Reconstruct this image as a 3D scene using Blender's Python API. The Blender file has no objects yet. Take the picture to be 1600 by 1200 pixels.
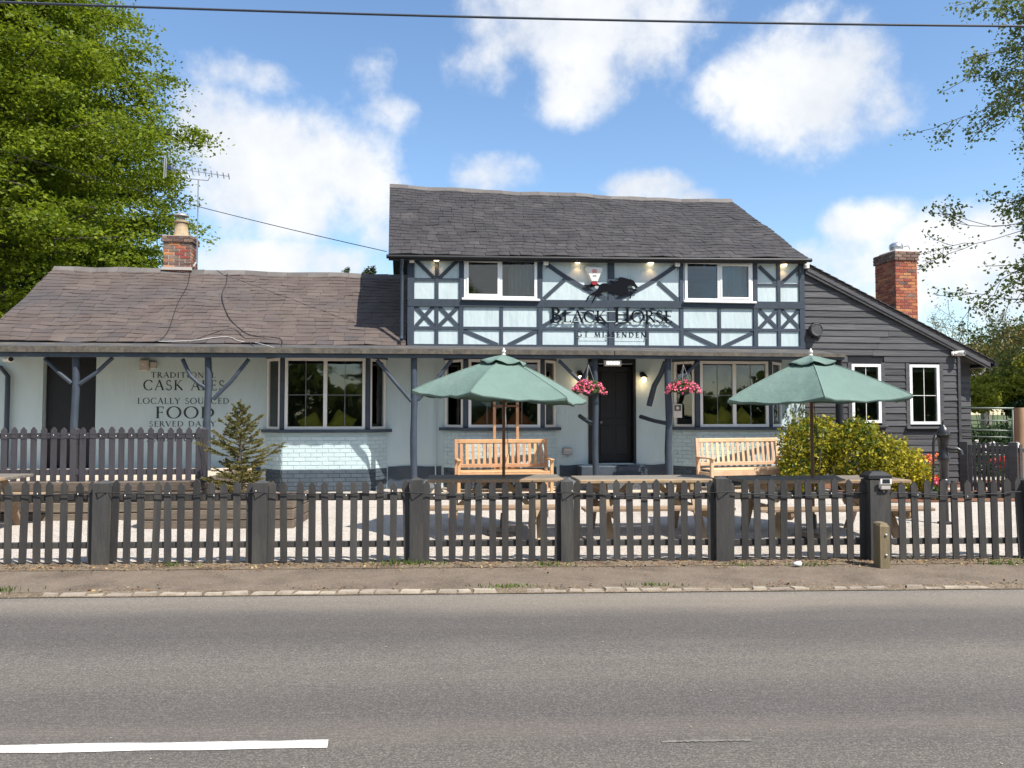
import bpy, bmesh, math, random
import numpy as np
from mathutils import Vector, Matrix
random.seed(7); RNG = np.random.default_rng(7)
rad = math.radians
sc = bpy.context.scene
COL = sc.collection
# ------------------------------------------------------------------ camera, sky, sun, exposure
CAMH = 1.6; F = 1200.0; PITCH = math.atan(46 / F)
cam = bpy.data.cameras.new('camera'); camo = bpy.data.objects.new('camera', cam); COL.objects.link(camo)
cam.sensor_width = 36; cam.lens = 27.0; cam.clip_start = 0.05; cam.clip_end = 3000
camo.location = (0, 0, CAMH); camo.rotation_euler = (math.pi / 2 + PITCH, 0, 0)
sc.camera = camo
SUN_EL = rad(53); SUN_AZ = rad(49)          # azimuth measured from behind the viewer towards the right
sund = Vector((math.sin(SUN_AZ) * math.cos(SUN_EL), -math.cos(SUN_AZ) * math.cos(SUN_EL), math.sin(SUN_EL)))
sl = bpy.data.lights.new('sun', 'SUN'); sl.energy = 5.0; sl.angle = rad(0.55); sl.color = (1.0, 0.95, 0.87)
so = bpy.data.objects.new('sun', sl); COL.objects.link(so); so.rotation_euler = sund.to_track_quat('Z', 'Y').to_euler()
so.location = (10, -10, 20)
sc.view_settings.view_transform = 'Standard'; sc.view_settings.look = 'None'
sc.view_settings.gamma = 1.0; sc.view_settings.exposure = 0.67; sc.view_settings.use_curve_mapping = False

def pdir(px, py):
    dx = (px - 800) / F; dz = -(py - 600) / F
    return Vector((dx, math.cos(PITCH) - math.sin(PITCH) * dz, math.sin(PITCH) + math.cos(PITCH) * dz))

def N(nt, t, loc=None, **kw):
    n = nt.nodes.new(t)
    for k, v in kw.items(): setattr(n, k, v)
    return n
def mth(nt, op, a, b=None, c=None):
    n = nt.nodes.new('ShaderNodeMath'); n.operation = op
    for i, x in enumerate((a, b, c)):
        if x is None: continue
        if isinstance(x, (int, float)): n.inputs[i].default_value = x
        else: nt.links.new(x, n.inputs[i])
    return n.outputs[0]

def make_world():
    w = bpy.data.worlds.new('World'); sc.world = w; w.use_nodes = True
    nt = w.node_tree; nt.nodes.clear(); L = nt.links.new
    out = N(nt, 'ShaderNodeOutputWorld'); bg = N(nt, 'ShaderNodeBackground'); bg.inputs[1].default_value = 0.13
    sky = N(nt, 'ShaderNodeTexSky'); sky.sky_type = 'NISHITA'; sky.sun_disc = False
    sky.sun_elevation = SUN_EL; sky.sun_rotation = math.atan2(sund.x, sund.y)
    sky.air_density = 1.1; sky.dust_density = 0.25; sky.ozone_density = 2.6
    tc = N(nt, 'ShaderNodeTexCoord')
    n1 = N(nt, 'ShaderNodeTexNoise'); n1.inputs['Scale'].default_value = 5.5; n1.inputs['Detail'].default_value = 8; n1.inputs['Roughness'].default_value = 0.58
    L(tc.outputs['Generated'], n1.inputs['Vector'])
    n2 = N(nt, 'ShaderNodeTexNoise'); n2.inputs['Scale'].default_value = 17; n2.inputs['Detail'].default_value = 6; n2.inputs['Roughness'].default_value = 0.6
    L(tc.outputs['Generated'], n2.inputs['Vector'])
    sx = N(nt, 'ShaderNodeSeparateXYZ'); L(tc.outputs['Generated'], sx.inputs[0])
    az = mth(nt, 'ARCTAN2', sx.outputs[0], sx.outputs[1]); el = mth(nt, 'ARCSINE', sx.outputs[2])
    # cumulus heaps: bearing and height in the sky of each, half-widths, density
    heaps = [(900, 20, 190, 85, 1.0), (760, 90, 95, 60, .62), (900, 130, 85, 60, .85), (1010, 40, 80, 90, .9), (1265, 140, 130, 88, 1.12), (1140, 140, 70, 40, .8), (1230, 195, 100, 45, .75),
             (1360, 170, 60, 55, .9), (440, 275, 150, 95, 1.15), (350, 215, 90, 70, 1.0), (545, 280, 80, 85, .95), (345, 110, 60, 32, .6), (415, 128, 50, 26, .62),
             (585, 110, 40, 65, .42), (590, 175, 60, 34, .5), (1015, 295, 75, 32, 1.05), (1085, 312, 40, 22, .9), (765, 278, 75, 36, .78), (450, 410, 150, 34, 1.05), (590, 365, 40, 40, .6),
             (1510, 395, 110, 60, 1.0), (1345, 352, 62, 34, .85), (1320, 410, 110, 48, .75), (1450, 470, 140, 30, .6), (1590, 440, 90, 60, .8)]
    acc = None
    for px, py, rx, ry, dn in heaps:
        d = pdir(px, py).normalized(); a0 = math.atan2(d.x, d.y); e0 = math.asin(d.z)
        ra = rx / F; re = ry / F
        da = mth(nt, 'DIVIDE', mth(nt, 'SUBTRACT', az, a0), ra); de = mth(nt, 'DIVIDE', mth(nt, 'SUBTRACT', el, e0), re)
        r2 = mth(nt, 'ADD', mth(nt, 'MULTIPLY', da, da), mth(nt, 'MULTIPLY', de, de))
        v = mth(nt, 'MULTIPLY', mth(nt, 'SUBTRACT', 1.0, mth(nt, 'MULTIPLY', r2, 0.55)), dn)
        acc = v if acc is None else mth(nt, 'SMOOTH_MAX', acc, v, 0.12)
    # the rest of the sky carries the same kind of broken cumulus
    n3 = N(nt, 'ShaderNodeTexNoise'); n3.inputs['Scale'].default_value = 2.6; n3.inputs['Detail'].default_value = 3
    L(tc.outputs['Generated'], n3.inputs['Vector'])
    free = mth(nt, 'SUBTRACT', mth(nt, 'MULTIPLY', n3.outputs[0], 4.6), 1.95)
    aa = mth(nt, 'ABSOLUTE', az); wout = N(nt, 'ShaderNodeMapRange'); wout.inputs[1].default_value = .62; wout.inputs[2].default_value = .8; L(aa, wout.inputs[0])
    wup = N(nt, 'ShaderNodeMapRange'); wup.inputs[1].default_value = .50; wup.inputs[2].default_value = .62; L(el, wup.inputs[0])
    wo = mth(nt, 'MAXIMUM', wout.outputs[0], wup.outputs[0])
    mixf = mth(nt, 'ADD', mth(nt, 'MULTIPLY', acc, mth(nt, 'SUBTRACT', 1.0, wo)), mth(nt, 'MULTIPLY', free, wo))
    mixf = mth(nt, 'MAXIMUM', mixf, -0.9)
    nn = mth(nt, 'ADD', mth(nt, 'MULTIPLY', mth(nt, 'SUBTRACT', n1.outputs[0], .5), 1.9), mth(nt, 'MULTIPLY', mth(nt, 'SUBTRACT', n2.outputs[0], .5), 1.35))
    dens = mth(nt, 'ADD', mixf, nn)
    mr = N(nt, 'ShaderNodeMapRange'); mr.interpolation_type = 'SMOOTHSTEP'; mr.inputs[1].default_value = 0.17; mr.inputs[2].default_value = 0.98; L(dens, mr.inputs[0])
    # cloud tone: bright tops, slightly greyer thick cores
    ms = N(nt, 'ShaderNodeMapRange'); ms.inputs[1].default_value = .36; ms.inputs[2].default_value = .62; L(n1.outputs[0], ms.inputs[0])
    cc = N(nt, 'ShaderNodeMix'); cc.data_type = 'RGBA'; L(ms.outputs[0], cc.inputs[0])
    cc.inputs[6].default_value = (3.7, 3.95, 4.35, 1); cc.inputs[7].default_value = (5.15, 5.2, 5.28, 1)
    mx = N(nt, 'ShaderNodeMix'); mx.data_type = 'RGBA'
    hs = N(nt, 'ShaderNodeHueSaturation'); hs.inputs['Saturation'].default_value = 1.07; L(sky.outputs[0], hs.inputs['Color'])
    L(mth(nt, 'MULTIPLY', mr.outputs[0], 0.97), mx.inputs[0]); L(hs.outputs[0], mx.inputs[6]); L(cc.outputs[2], mx.inputs[7])
    L(mx.outputs[2], bg.inputs[0]); L(bg.outputs[0], out.inputs[0])
make_world()

# ------------------------------------------------------------------ surveying helpers
TH = rad(6.5); BO = Vector((0, 15.5, 0))      # the pub's front wall line
EU = Vector((math.cos(TH), math.sin(TH), 0)); EV = Vector((-math.sin(TH), math.cos(TH), 0))
def W(px, py, v=0.0):
    "front-wall coordinates (along, up) of a sighted point on the plane at depth v"
    d = pdir(px, py); t = (v + EV.dot(BO)) / EV.dot(d); p = d * t
    return ((p - BO).dot(EU), p.z + CAMH)
def Wu(px, v=0.0): return W(px, 600, v)[0]
def Wz(py, px=800, v=0.0): return W(px, py, v)[1]
def at(px, py, Y):
    d = pdir(px, py); t = Y / d.y; return Vector((d.x * t, Y, d.z * t + CAMH))
def gz(Y): return 0.02 + 0.09 * min(max((Y - 9) / 6, 0), 1)

# ------------------------------------------------------------------ materials
MATS = {}
def mat(name, c1, c2=None, scale=8.0, rough=.8, bump=0.0, bscale=None, stretch=(1, 1, 1), rnd=0.0, isl=0.0, metal=0.0, spec=.4, emit=None, c3=None, c3scale=1.3, c3amt=.5, detail=6, coat=0, bdist=.01, speck=None):
    m = bpy.data.materials.new(name); m.use_nodes = True; nt = m.node_tree; L = nt.links.new
    b = nt.nodes['Principled BSDF']
    b.inputs['Roughness'].default_value = rough; b.inputs['Metallic'].default_value = metal
    b.inputs['Specular IOR Level'].default_value = spec
    tc = N(nt, 'ShaderNodeTexCoord'); mp = N(nt, 'ShaderNodeMapping'); mp.inputs['Scale'].default_value = stretch
    L(tc.outputs['Object'], mp.inputs['Vector'])
    oi = N(nt, 'ShaderNodeObjectInfo')
    off = N(nt, 'ShaderNodeVectorMath'); off.operation = 'ADD'
    if rnd:
        sc_ = N(nt, 'ShaderNodeVectorMath'); sc_.operation = 'SCALE'; cb = N(nt, 'ShaderNodeCombineXYZ')
        for i in range(3): L(oi.outputs['Random'], cb.inputs[i])
        L(cb.outputs[0], sc_.inputs[0]); sc_.inputs['Scale'].default_value = 37.0
        L(mp.outputs[0], off.inputs[0]); L(sc_.outputs[0], off.inputs[1]); vec = off.outputs[0]
    else: vec = mp.outputs[0]
    ns = N(nt, 'ShaderNodeTexNoise'); ns.inputs['Scale'].default_value = scale; ns.inputs['Detail'].default_value = detail; ns.inputs['Roughness'].default_value = .62
    L(vec, ns.inputs['Vector'])
    mr = N(nt, 'ShaderNodeMapRange'); mr.inputs[1].default_value = .3; mr.inputs[2].default_value = .7; L(ns.outputs[0], mr.inputs[0])
    mx = N(nt, 'ShaderNodeMix'); mx.data_type = 'RGBA'; L(mr.outputs[0], mx.inputs[0])
    mx.inputs[6].default_value = (*c1, 1); mx.inputs[7].default_value = (*(c2 or c1), 1)
    colr = mx.outputs[2]
    if c3:
        n3 = N(nt, 'ShaderNodeTexNoise'); n3.inputs['Scale'].default_value = c3scale; n3.inputs['Detail'].default_value = 5; L(vec, n3.inputs['Vector'])
        r3 = N(nt, 'ShaderNodeMapRange'); r3.inputs[1].default_value = .5; r3.inputs[2].default_value = .68; r3.inputs[4].default_value = c3amt; L(n3.outputs[0], r3.inputs[0])
        m3 = N(nt, 'ShaderNodeMix'); m3.data_type = 'RGBA'; L(r3.outputs[0], m3.inputs[0]); L(colr, m3.inputs[6]); m3.inputs[7].default_value = (*c3, 1); colr = m3.outputs[2]
    if speck:
        sscale, scol, sthr, samt = speck
        vo = N(nt, 'ShaderNodeTexVoronoi'); vo.inputs['Scale'].default_value = sscale; L(tc.outputs['Object'], vo.inputs['Vector'])
        sx = N(nt, 'ShaderNodeSeparateXYZ'); L(vo.outputs['Color'], sx.inputs[0])
        rs = N(nt, 'ShaderNodeMapRange'); rs.inputs[1].default_value = sthr; rs.inputs[2].default_value = 1; rs.inputs[4].default_value = samt; L(sx.outputs[0], rs.inputs[0])
        m3 = N(nt, 'ShaderNodeMix'); m3.data_type = 'RGBA'; L(rs.outputs[0], m3.inputs[0]); L(colr, m3.inputs[6]); m3.inputs[7].default_value = (*scol, 1); colr = m3.outputs[2]
    if rnd or isl:
        val = None
        if rnd: val = mth(nt, 'MULTIPLY', mth(nt, 'SUBTRACT', oi.outputs['Random'], .5), 2 * rnd)
        if isl:
            ge = N(nt, 'ShaderNodeNewGeometry'); v2 = mth(nt, 'MULTIPLY', mth(nt, 'SUBTRACT', ge.outputs['Random Per Island'], .5), 2 * isl)
            val = v2 if val is None else mth(nt, 'ADD', val, v2)
        hs = N(nt, 'ShaderNodeHueSaturation'); L(colr, hs.inputs['Color']); L(mth(nt, 'ADD', val, 1.0), hs.inputs['Value'])
        L(mth(nt, 'ADD', mth(nt, 'MULTIPLY', val, .06), .5), hs.inputs['Hue']); colr = hs.outputs[0]
    L(colr, b.inputs['Base Color'])
    if bump:
        nb = N(nt, 'ShaderNodeTexNoise'); nb.inputs['Scale'].default_value = bscale or scale * 3; nb.inputs['Detail'].default_value = 5; L(vec, nb.inputs['Vector'])
        bp = N(nt, 'ShaderNodeBump'); bp.inputs['Strength'].default_value = bump; bp.inputs['Distance'].default_value = bdist
        L(nb.outputs[0], bp.inputs['Height']); L(bp.outputs[0], b.inputs['Normal'])
    if emit:
        b.inputs['Emission Color'].default_value = (*emit[0], 1); b.inputs['Emission Strength'].default_value = emit[1]
    if coat: b.inputs['Coat Weight'].default_value = coat
    MATS[name] = m; return m

def leafmat(name, c1, c2, trans=.35, rough=.55):
    m = bpy.data.materials.new(name); m.use_nodes = True; nt = m.node_tree; L = nt.links.new
    b = nt.nodes['Principled BSDF']; out = nt.nodes['Material Output']
    ge = N(nt, 'ShaderNodeNewGeometry'); tc = N(nt, 'ShaderNodeTexCoord')
    ns = N(nt, 'ShaderNodeTexNoise'); ns.inputs['Scale'].default_value = 1.1; L(tc.outputs['Object'], ns.inputs['Vector'])
    f = mth(nt, 'ADD', mth(nt, 'MULTIPLY', ge.outputs['Random Per Island'], .75), mth(nt, 'MULTIPLY', mth(nt, 'SUBTRACT', ns.outputs[0], .42), 1.1))
    mx = N(nt, 'ShaderNodeMix'); mx.data_type = 'RGBA'; mx.clamp_factor = True; L(f, mx.inputs[0]); mx.inputs[6].default_value = (*c1, 1); mx.inputs[7].default_value = (*c2, 1)
    L(mx.outputs[2], b.inputs['Base Color']); b.inputs['Roughness'].default_value = rough; b.inputs['Specular IOR Level'].default_value = .3
    tr = N(nt, 'ShaderNodeBsdfTranslucent'); L(mx.outputs[2], tr.inputs[0])
    ms = N(nt, 'ShaderNodeMixShader'); ms.inputs[0].default_value = trans; L(b.outputs[0], ms.inputs[1]); L(tr.outputs[0], ms.inputs[2]); L(ms.outputs[0], out.inputs[0])
    MATS[name] = m; return m

def glassmat():
    m = bpy.data.materials.new('window_glass'); m.use_nodes = True; nt = m.node_tree; L = nt.links.new; nt.nodes.clear()
    out = N(nt, 'ShaderNodeOutputMaterial'); tr = N(nt, 'ShaderNodeBsdfTransparent'); tr.inputs[0].default_value = (.78, .83, .82, 1)
    gl = N(nt, 'ShaderNodeBsdfGlossy'); gl.inputs['Roughness'].default_value = .015; fr = N(nt, 'ShaderNodeFresnel'); fr.inputs[0].default_value = 1.55
    tc = N(nt, 'ShaderNodeTexCoord'); ns = N(nt, 'ShaderNodeTexNoise'); ns.inputs['Scale'].default_value = 2.2; L(tc.outputs['Object'], ns.inputs['Vector'])
    bp = N(nt, 'ShaderNodeBump'); bp.inputs['Strength'].default_value = .08; bp.inputs['Distance'].default_value = .02; L(ns.outputs[0], bp.inputs['Height']); L(bp.outputs[0], gl.inputs['Normal'])
    ms = N(nt, 'ShaderNodeMixShader'); L(mth(nt, 'MULTIPLY', fr.outputs[0], 1.6), ms.inputs[0]); L(tr.outputs[0], ms.inputs[1]); L(gl.outputs[0], ms.inputs[2]); L(ms.outputs[0], out.inputs[0])
    MATS['glass'] = m
glassmat()
mat('paint_blue', (.46, .56, .57), (.505, .595, .605), 3, .75, .5, 8, stretch=(1.5, 1.5, .5), c3=(.385, .465, .465), c3scale=.9, c3amt=.35, bdist=.02)
mat('paint_upper', (.47, .555, .575), (.51, .59, .605), 3, .8, .5, 7, stretch=(1.7, 1.7, .5), c3=(.40, .475, .485), c3scale=2.0, c3amt=.55, bdist=.025)
mat('brick_painted', (.46, .565, .58), (.50, .60, .615), 5, .7, .3, 25, rnd=.03)
mat('brick_dark', (.05, .068, .088), (.065, .085, .105), 5, .7, .3, 25, rnd=.12)
mat('paint_dark', (.035, .05, .07), (.05, .066, .088), 5, .6, .25, 14, c3=(.075, .09, .105), c3scale=2.5, c3amt=.4)
mat('timber_dark', (.029, .040, .058), (.042, .057, .079), 6, .6, .3, 18, stretch=(1, 1, 1), rnd=.12)
mat('black_board', (.042, .042, .046), (.066, .065, .070), 4, .62, .6, 14, stretch=(.25, 1, 3), rnd=.3, c3=(.11, .107, .105), c3scale=2.2, c3amt=.35)
mat('black_paint', (.006, .0065, .009), (.010, .0105, .013), 6, .5, .1)
mat('slate_brown', (.078, .058, .050), (.105, .081, .071), 1.3, .72, .35, 30, rnd=.10, isl=.10, c3=(.06, .055, .058), c3scale=.55, c3amt=.75)
mat('slate_grey', (.030, .027, .028), (.047, .042, .042), 1.6, .7, .35, 30, rnd=.18, isl=.18, c3=(.10, .093, .085), c3scale=1.9, c3amt=.28)
mat('ridge_tile', (.10, .09, .085), (.15, .135, .125), 3, .8, .3, 20, rnd=.2)
mat('felt', (.05, .05, .054), (.08, .078, .078), 9, .9, .5, 60, c3=(.16, .13, .09), c3scale=2.5, c3amt=.5)
mat('moss_edge', (.045, .040, .034), (.10, .086, .066), 14, .95, .8, 40, c3=(.045, .042, .038), c3scale=3, c3amt=.8)
mat('bar_grey', (.16, .17, .18), (.2, .21, .22), 4, .5)
mat('upvc', (.78, .78, .77), (.82, .82, .81), 3, .35, spec=.5)
mat('cream_frame', (.70, .675, .63), (.76, .735, .69), 3, .45)
mat('lead_white', (.7, .69, .67), (.8, .79, .77), 8, .7)
mat('room', (.26, .26, .25), (.32, .31, .30), 2, .9)
mat('cushion', (.75, .55, .06), (.82, .62, .09), 10, .9, .2, 60)
mat('orange_cloth', (.6, .15, .06), (.66, .19, .08), 10, .9)
mat('fence_paint', (.036, .035, .035), (.052, .050, .048), 5, .62, .5, 20, stretch=(2, 2, .4), rnd=.26, c3=(.09, .082, .066), c3scale=3.5, c3amt=.45)
mat('fence_purple', (.042, .040, .046), (.058, .054, .062), 5, .62, .4, 20, stretch=(2, 2, .4), rnd=.12)
mat('bench_new', (.56, .36, .22), (.66, .46, .30), 7, .55, .25, 30, rnd=.14, c3=(.46, .27, .14), c3scale=6, c3amt=.4)
mat('bench_wood', (.44, .245, .12), (.55, .33, .175), 7, .55, .25, 30, stretch=(1, 1, 1), rnd=.14, c3=(.40, .20, .08), c3scale=6, c3amt=.4)
mat('table_wood', (.24, .165, .098), (.33, .235, .145), 6, .65, .3, 30, rnd=.16, c3=(.22, .16, .10), c3scale=4, c3amt=.5)
mat('table_top_wood', (.135, .118, .098), (.19, .168, .14), 6, .7, .3, 30, rnd=.16)
mat('pole_wood', (.14, .06, .03), (.2, .09, .045), 6, .5, .1, 20)
mat('canopy_green', (.145, .222, .19), (.172, .255, .222), 2.5, .85, .6, 5, c3=(.19, .255, .23), c3scale=1.4, c3amt=.5, bdist=.05)
mat('canopy_seam', (.16, .23, .2), (.19, .26, .225), 6, .85)
def cloth():
    m = MATS['canopy_green']; nt = m.node_tree; b = nt.nodes['Principled BSDF']; out = nt.nodes['Material Output']
    tr = N(nt, 'ShaderNodeBsdfTranslucent'); tr.inputs[0].default_value = (.16, .27, .21, 1); ms = N(nt, 'ShaderNodeMixShader'); ms.inputs[0].default_value = .22
    nt.links.new(b.outputs[0], ms.inputs[1]); nt.links.new(tr.outputs[0], ms.inputs[2]); nt.links.new(ms.outputs[0], out.inputs[0])
cloth()
mat('asphalt', (.064, .061, .058), (.108, .099, .089), .8, .88, .8, 90, stretch=(.03, 1.0, 1), c3=(.145, .125, .104), c3scale=1.15, c3amt=.8, speck=(140, (.25, .23, .205), .4, .5), bdist=.012, detail=3)
def worn_lanes():
    # tyre-polished and dusty strips run along the carriageway, measured from the kerb
    m = MATS['asphalt']; nt = m.node_tree; L = nt.links.new; b = nt.nodes['Principled BSDF']; src = b.inputs['Base Color'].links[0].from_socket
    tc = N(nt, 'ShaderNodeTexCoord'); sx = N(nt, 'ShaderNodeSeparateXYZ'); L(tc.outputs['Object'], sx.inputs[0])
    ns = N(nt, 'ShaderNodeTexNoise'); ns.inputs['Scale'].default_value = .7; ns.inputs['Detail'].default_value = 4; L(tc.outputs['Object'], ns.inputs['Vector'])
    y = mth(nt, 'ADD', sx.outputs[1], mth(nt, 'MULTIPLY', mth(nt, 'SUBTRACT', ns.outputs[0], .5), .55))
    rp = N(nt, 'ShaderNodeValToRGB'); L(mth(nt, 'DIVIDE', y, -6.4), rp.inputs[0]); e = rp.color_ramp; e.interpolation = 'EASE'
    st = [(0, 1.0), (.055, .86), (.12, .58), (.185, .57), (.285, .86), (.34, .78), (.41, .60), (.455, .62), (.51, .76), (.62, .6), (.75, .85), (1, .9)]
    e.elements[0].position = 0; e.elements[1].position = 1
    for p, v in st[1:-1]: e.elements.new(p)
    for el, (p, v) in zip(e.elements, st): el.color = (v * 1.03, v * .985, v * (.97 if v < .7 else .91), 1)
    mx = N(nt, 'ShaderNodeMix'); mx.data_type = 'RGBA'; mx.blend_type = 'MULTIPLY'; mx.inputs[0].default_value = 1; L(src, mx.inputs[6]); L(rp.outputs[0], mx.inputs[7])
    gn = N(nt, 'ShaderNodeMix'); gn.data_type = 'RGBA'; gn.blend_type = 'MULTIPLY'; gn.inputs[0].default_value = 1; gn.inputs[7].default_value = (1.32, 1.34, 1.37, 1); L(mx.outputs[2], gn.inputs[6]); L(gn.outputs[2], b.inputs['Base Color'])
worn_lanes()
mat('pavement', (.108, .082, .059), (.16, .123, .09), 3.5, .92, .6, 90, c3=(.07, .05, .034), c3scale=1.6, c3amt=.8, speck=(110, (.27, .23, .185), .6, .5))
mat('dirt', (.10, .072, .045), (.20, .155, .105), 9, .95, .9, 40, c3=(.06, .042, .026), c3scale=3.5, c3amt=.8, speck=(120, (.4, .33, .25), .8, .6), bdist=.03)
mat('gravel', (.50, .445, .385), (.62, .565, .50), 22, .95, .9, 150, c3=(.42, .365, .31), c3scale=1.2, c3amt=.5, speck=(75, (.22, .175, .14), .66, .75), bdist=.02)
mat('brick_paving', (.34, .25, .18), (.44, .33, .24), 4, .9, .3, 30, rnd=.2)
mat('paving_pale', (.46, .38, .29), (.52, .43, .33), 6, .9, .3, 30)
mat('grass_ground', (.05, .075, .02), (.09, .11, .035), 2, .95, .5, 30)
mat('mulch', (.12, .05, .025), (.2, .09, .05), 20, .95, .9, 60)
mat('sett', (.25, .21, .165), (.36, .31, .25), 8, .85, .5, 40, rnd=.2, c3=(.2, .16, .12), c3scale=6, c3amt=.6)
mat('road_paint', (.62, .59, .55), (.70, .68, .64), 10, .8, .4, 90, c3=(.35, .33, .31), c3scale=14, c3amt=.75)
mat('road_paint_faint', (.14, .13, .115), (.19, .175, .15), 10, .85, .4, 90, c3=(.12, .115, .11), c3scale=18, c3amt=1.0)
mat('sleeper', (.105, .082, .062), (.17, .135, .10), 5, .85, .6, 20, stretch=(.4, 2, 3), rnd=.18, c3=(.06, .048, .038), c3scale=3, c3amt=.6)
mat('chimney_brick', (.42, .13, .055), (.30, .10, .06), 6, .85, .5, 40, rnd=.35, c3=(.20, .11, .085), c3scale=4, c3amt=.75)
mat('chimney_brick_dark', (.12, .075, .06), (.20, .12, .095), 6, .9, .5, 40, rnd=.3, c3=(.24, .2, .17), c3scale=8, c3amt=.5)
mat('mortar', (.42, .36, .29), (.5, .44, .37), 12, .95, .4, 40)
mat('mortar_red', (.30, .19, .13), (.38, .26, .19), 12, .95, .4, 40)
mat('clay_pot', (.34, .25, .15), (.42, .32, .2), 5, .85, .2, 30, c3=(.14, .11, .08), c3scale=4, c3amt=.7)
mat('galv', (.42, .43, .45), (.55, .56, .58), 6, .35, metal=.85)
mat('galv_dull', (.32, .32, .32), (.4, .4, .4), 6, .55, metal=.5)
mat('plastic_white', (.72, .70, .66), (.76, .74, .70), 4, .45)
mat('plastic_beige', (.42, .38, .34), (.46, .42, .38), 4, .5)
mat('plastic_red', (.28, .02, .03), (.34, .03, .04), 4, .3)
mat('print_red', (.6, .08, .08), (.6, .08, .08), 4, .5)
mat('print_grey', (.12, .12, .13), (.12, .12, .13), 4, .5)
mat('letter_black', (.004, .005, .008), (.006, .007, .011), 4, .8, spec=.1)
mat('letter_print', (.022, .03, .032), (.03, .04, .04), 4, .7)
mat('cast_iron', (.012, .012, .013), (.02, .02, .021), 8, .35, .15, 40, spec=.6)
mat('cable_black', (.012, .013, .016), (.02, .02, .024), 4, .6)
mat('cable_blue', (.03, .04, .06), (.05, .06, .085), 40, .6)
mat('cable_white', (.5, .5, .48), (.55, .55, .53), 4, .6)
mat('lamp_on', (.9, .7, .4), (.9, .7, .4), 4, .4, emit=((1.0, .72, .38), 4.0))
mat('lamp_day', (.9, .85, .75), (.9, .85, .75), 4, .4, emit=((1.0, .78, .5), 2.2))
mat('glowing_slat', (.9, .9, .88), (.9, .9, .88), 4, .4, emit=((1.0, .98, .95), .8))  # white slats of the vent box, with some glow added
mat('bark', (.055, .045, .035), (.10, .085, .07), 8, .9, .7, 20, stretch=(2, 2, .5))
mat('bark_pale', (.12, .11, .095), (.19, .17, .145), 8, .9, .6, 20, stretch=(2, 2, .5))
mat('old_post', (.15, .118, .066), (.22, .175, .105), 7, .85, .6, 25, stretch=(2, 2, .4), c3=(.10, .10, .045), c3scale=6, c3amt=.6)
mat('post_brown', (.25, .15, .085), (.33, .21, .125), 7, .8, .5, 25, stretch=(2, 2, .3))
mat('gate_metal', (.14, .17, .15), (.2, .23, .2), 6, .5, metal=.4)
mat('rock', (.06, .066, .075), (.12, .125, .13), 9, .9, .9, 20, bdist=.04)
mat('pink_petal', (.62, .06, .17), (.80, .22, .32), 3, .7, isl=.3)
mat('red_petal', (.60, .03, .02), (.72, .07, .04), 3, .7, isl=.3)
mat('orange_petal', (.75, .16, .06), (.82, .25, .10), 3, .7, isl=.3)
mat('white_petal', (.75, .70, .66), (.8, .78, .74), 3, .7, isl=.2)
mat('litter', (.15, .08, .04), (.30, .19, .10), 3, .9, isl=.5)
mat('car_blue', (.02, .035, .07), (.03, .045, .09), 3, .3, metal=.3, coat=.6)
mat('car_glass', (.02, .025, .03), (.03, .035, .04), 3, .08)
mat('clear_plastic', (.55, .58, .6), (.7, .73, .75), 20, .25)
leafmat('leaf_beech', (.075, .125, .008), (.27, .325, .017), .5)
leafmat('leaf_maple', (.08, .115, .028), (.24, .28, .06), .4)
leafmat('leaf_shrub', (.018, .075, .012), (.60, .48, .025), .3)
leafmat('leaf_shrub_dark', (.016, .05, .010), (.20, .22, .015), .3)
leafmat('needle', (.06, .075, .016), (.33, .27, .065), .3)
leafmat('leaf_basket', (.04, .09, .02), (.10, .17, .04), .3)
leafmat('leaf_dark', (.012, .035, .010), (.045, .085, .022), .25)
leafmat('leaf_pale', (.13, .13, .05), (.24, .235, .10), .3)
leafmat('leaf_olive', (.13, .115, .035), (.24, .20, .06), .3)
leafmat('leaf_lime', (.16, .19, .015), (.30, .31, .03), .35)
leafmat('grass_blade', (.05, .09, .012), (.13, .19, .03), .3)
leafmat('conifer_far', (.03, .05, .02), (.06, .08, .035), .1)

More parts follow.
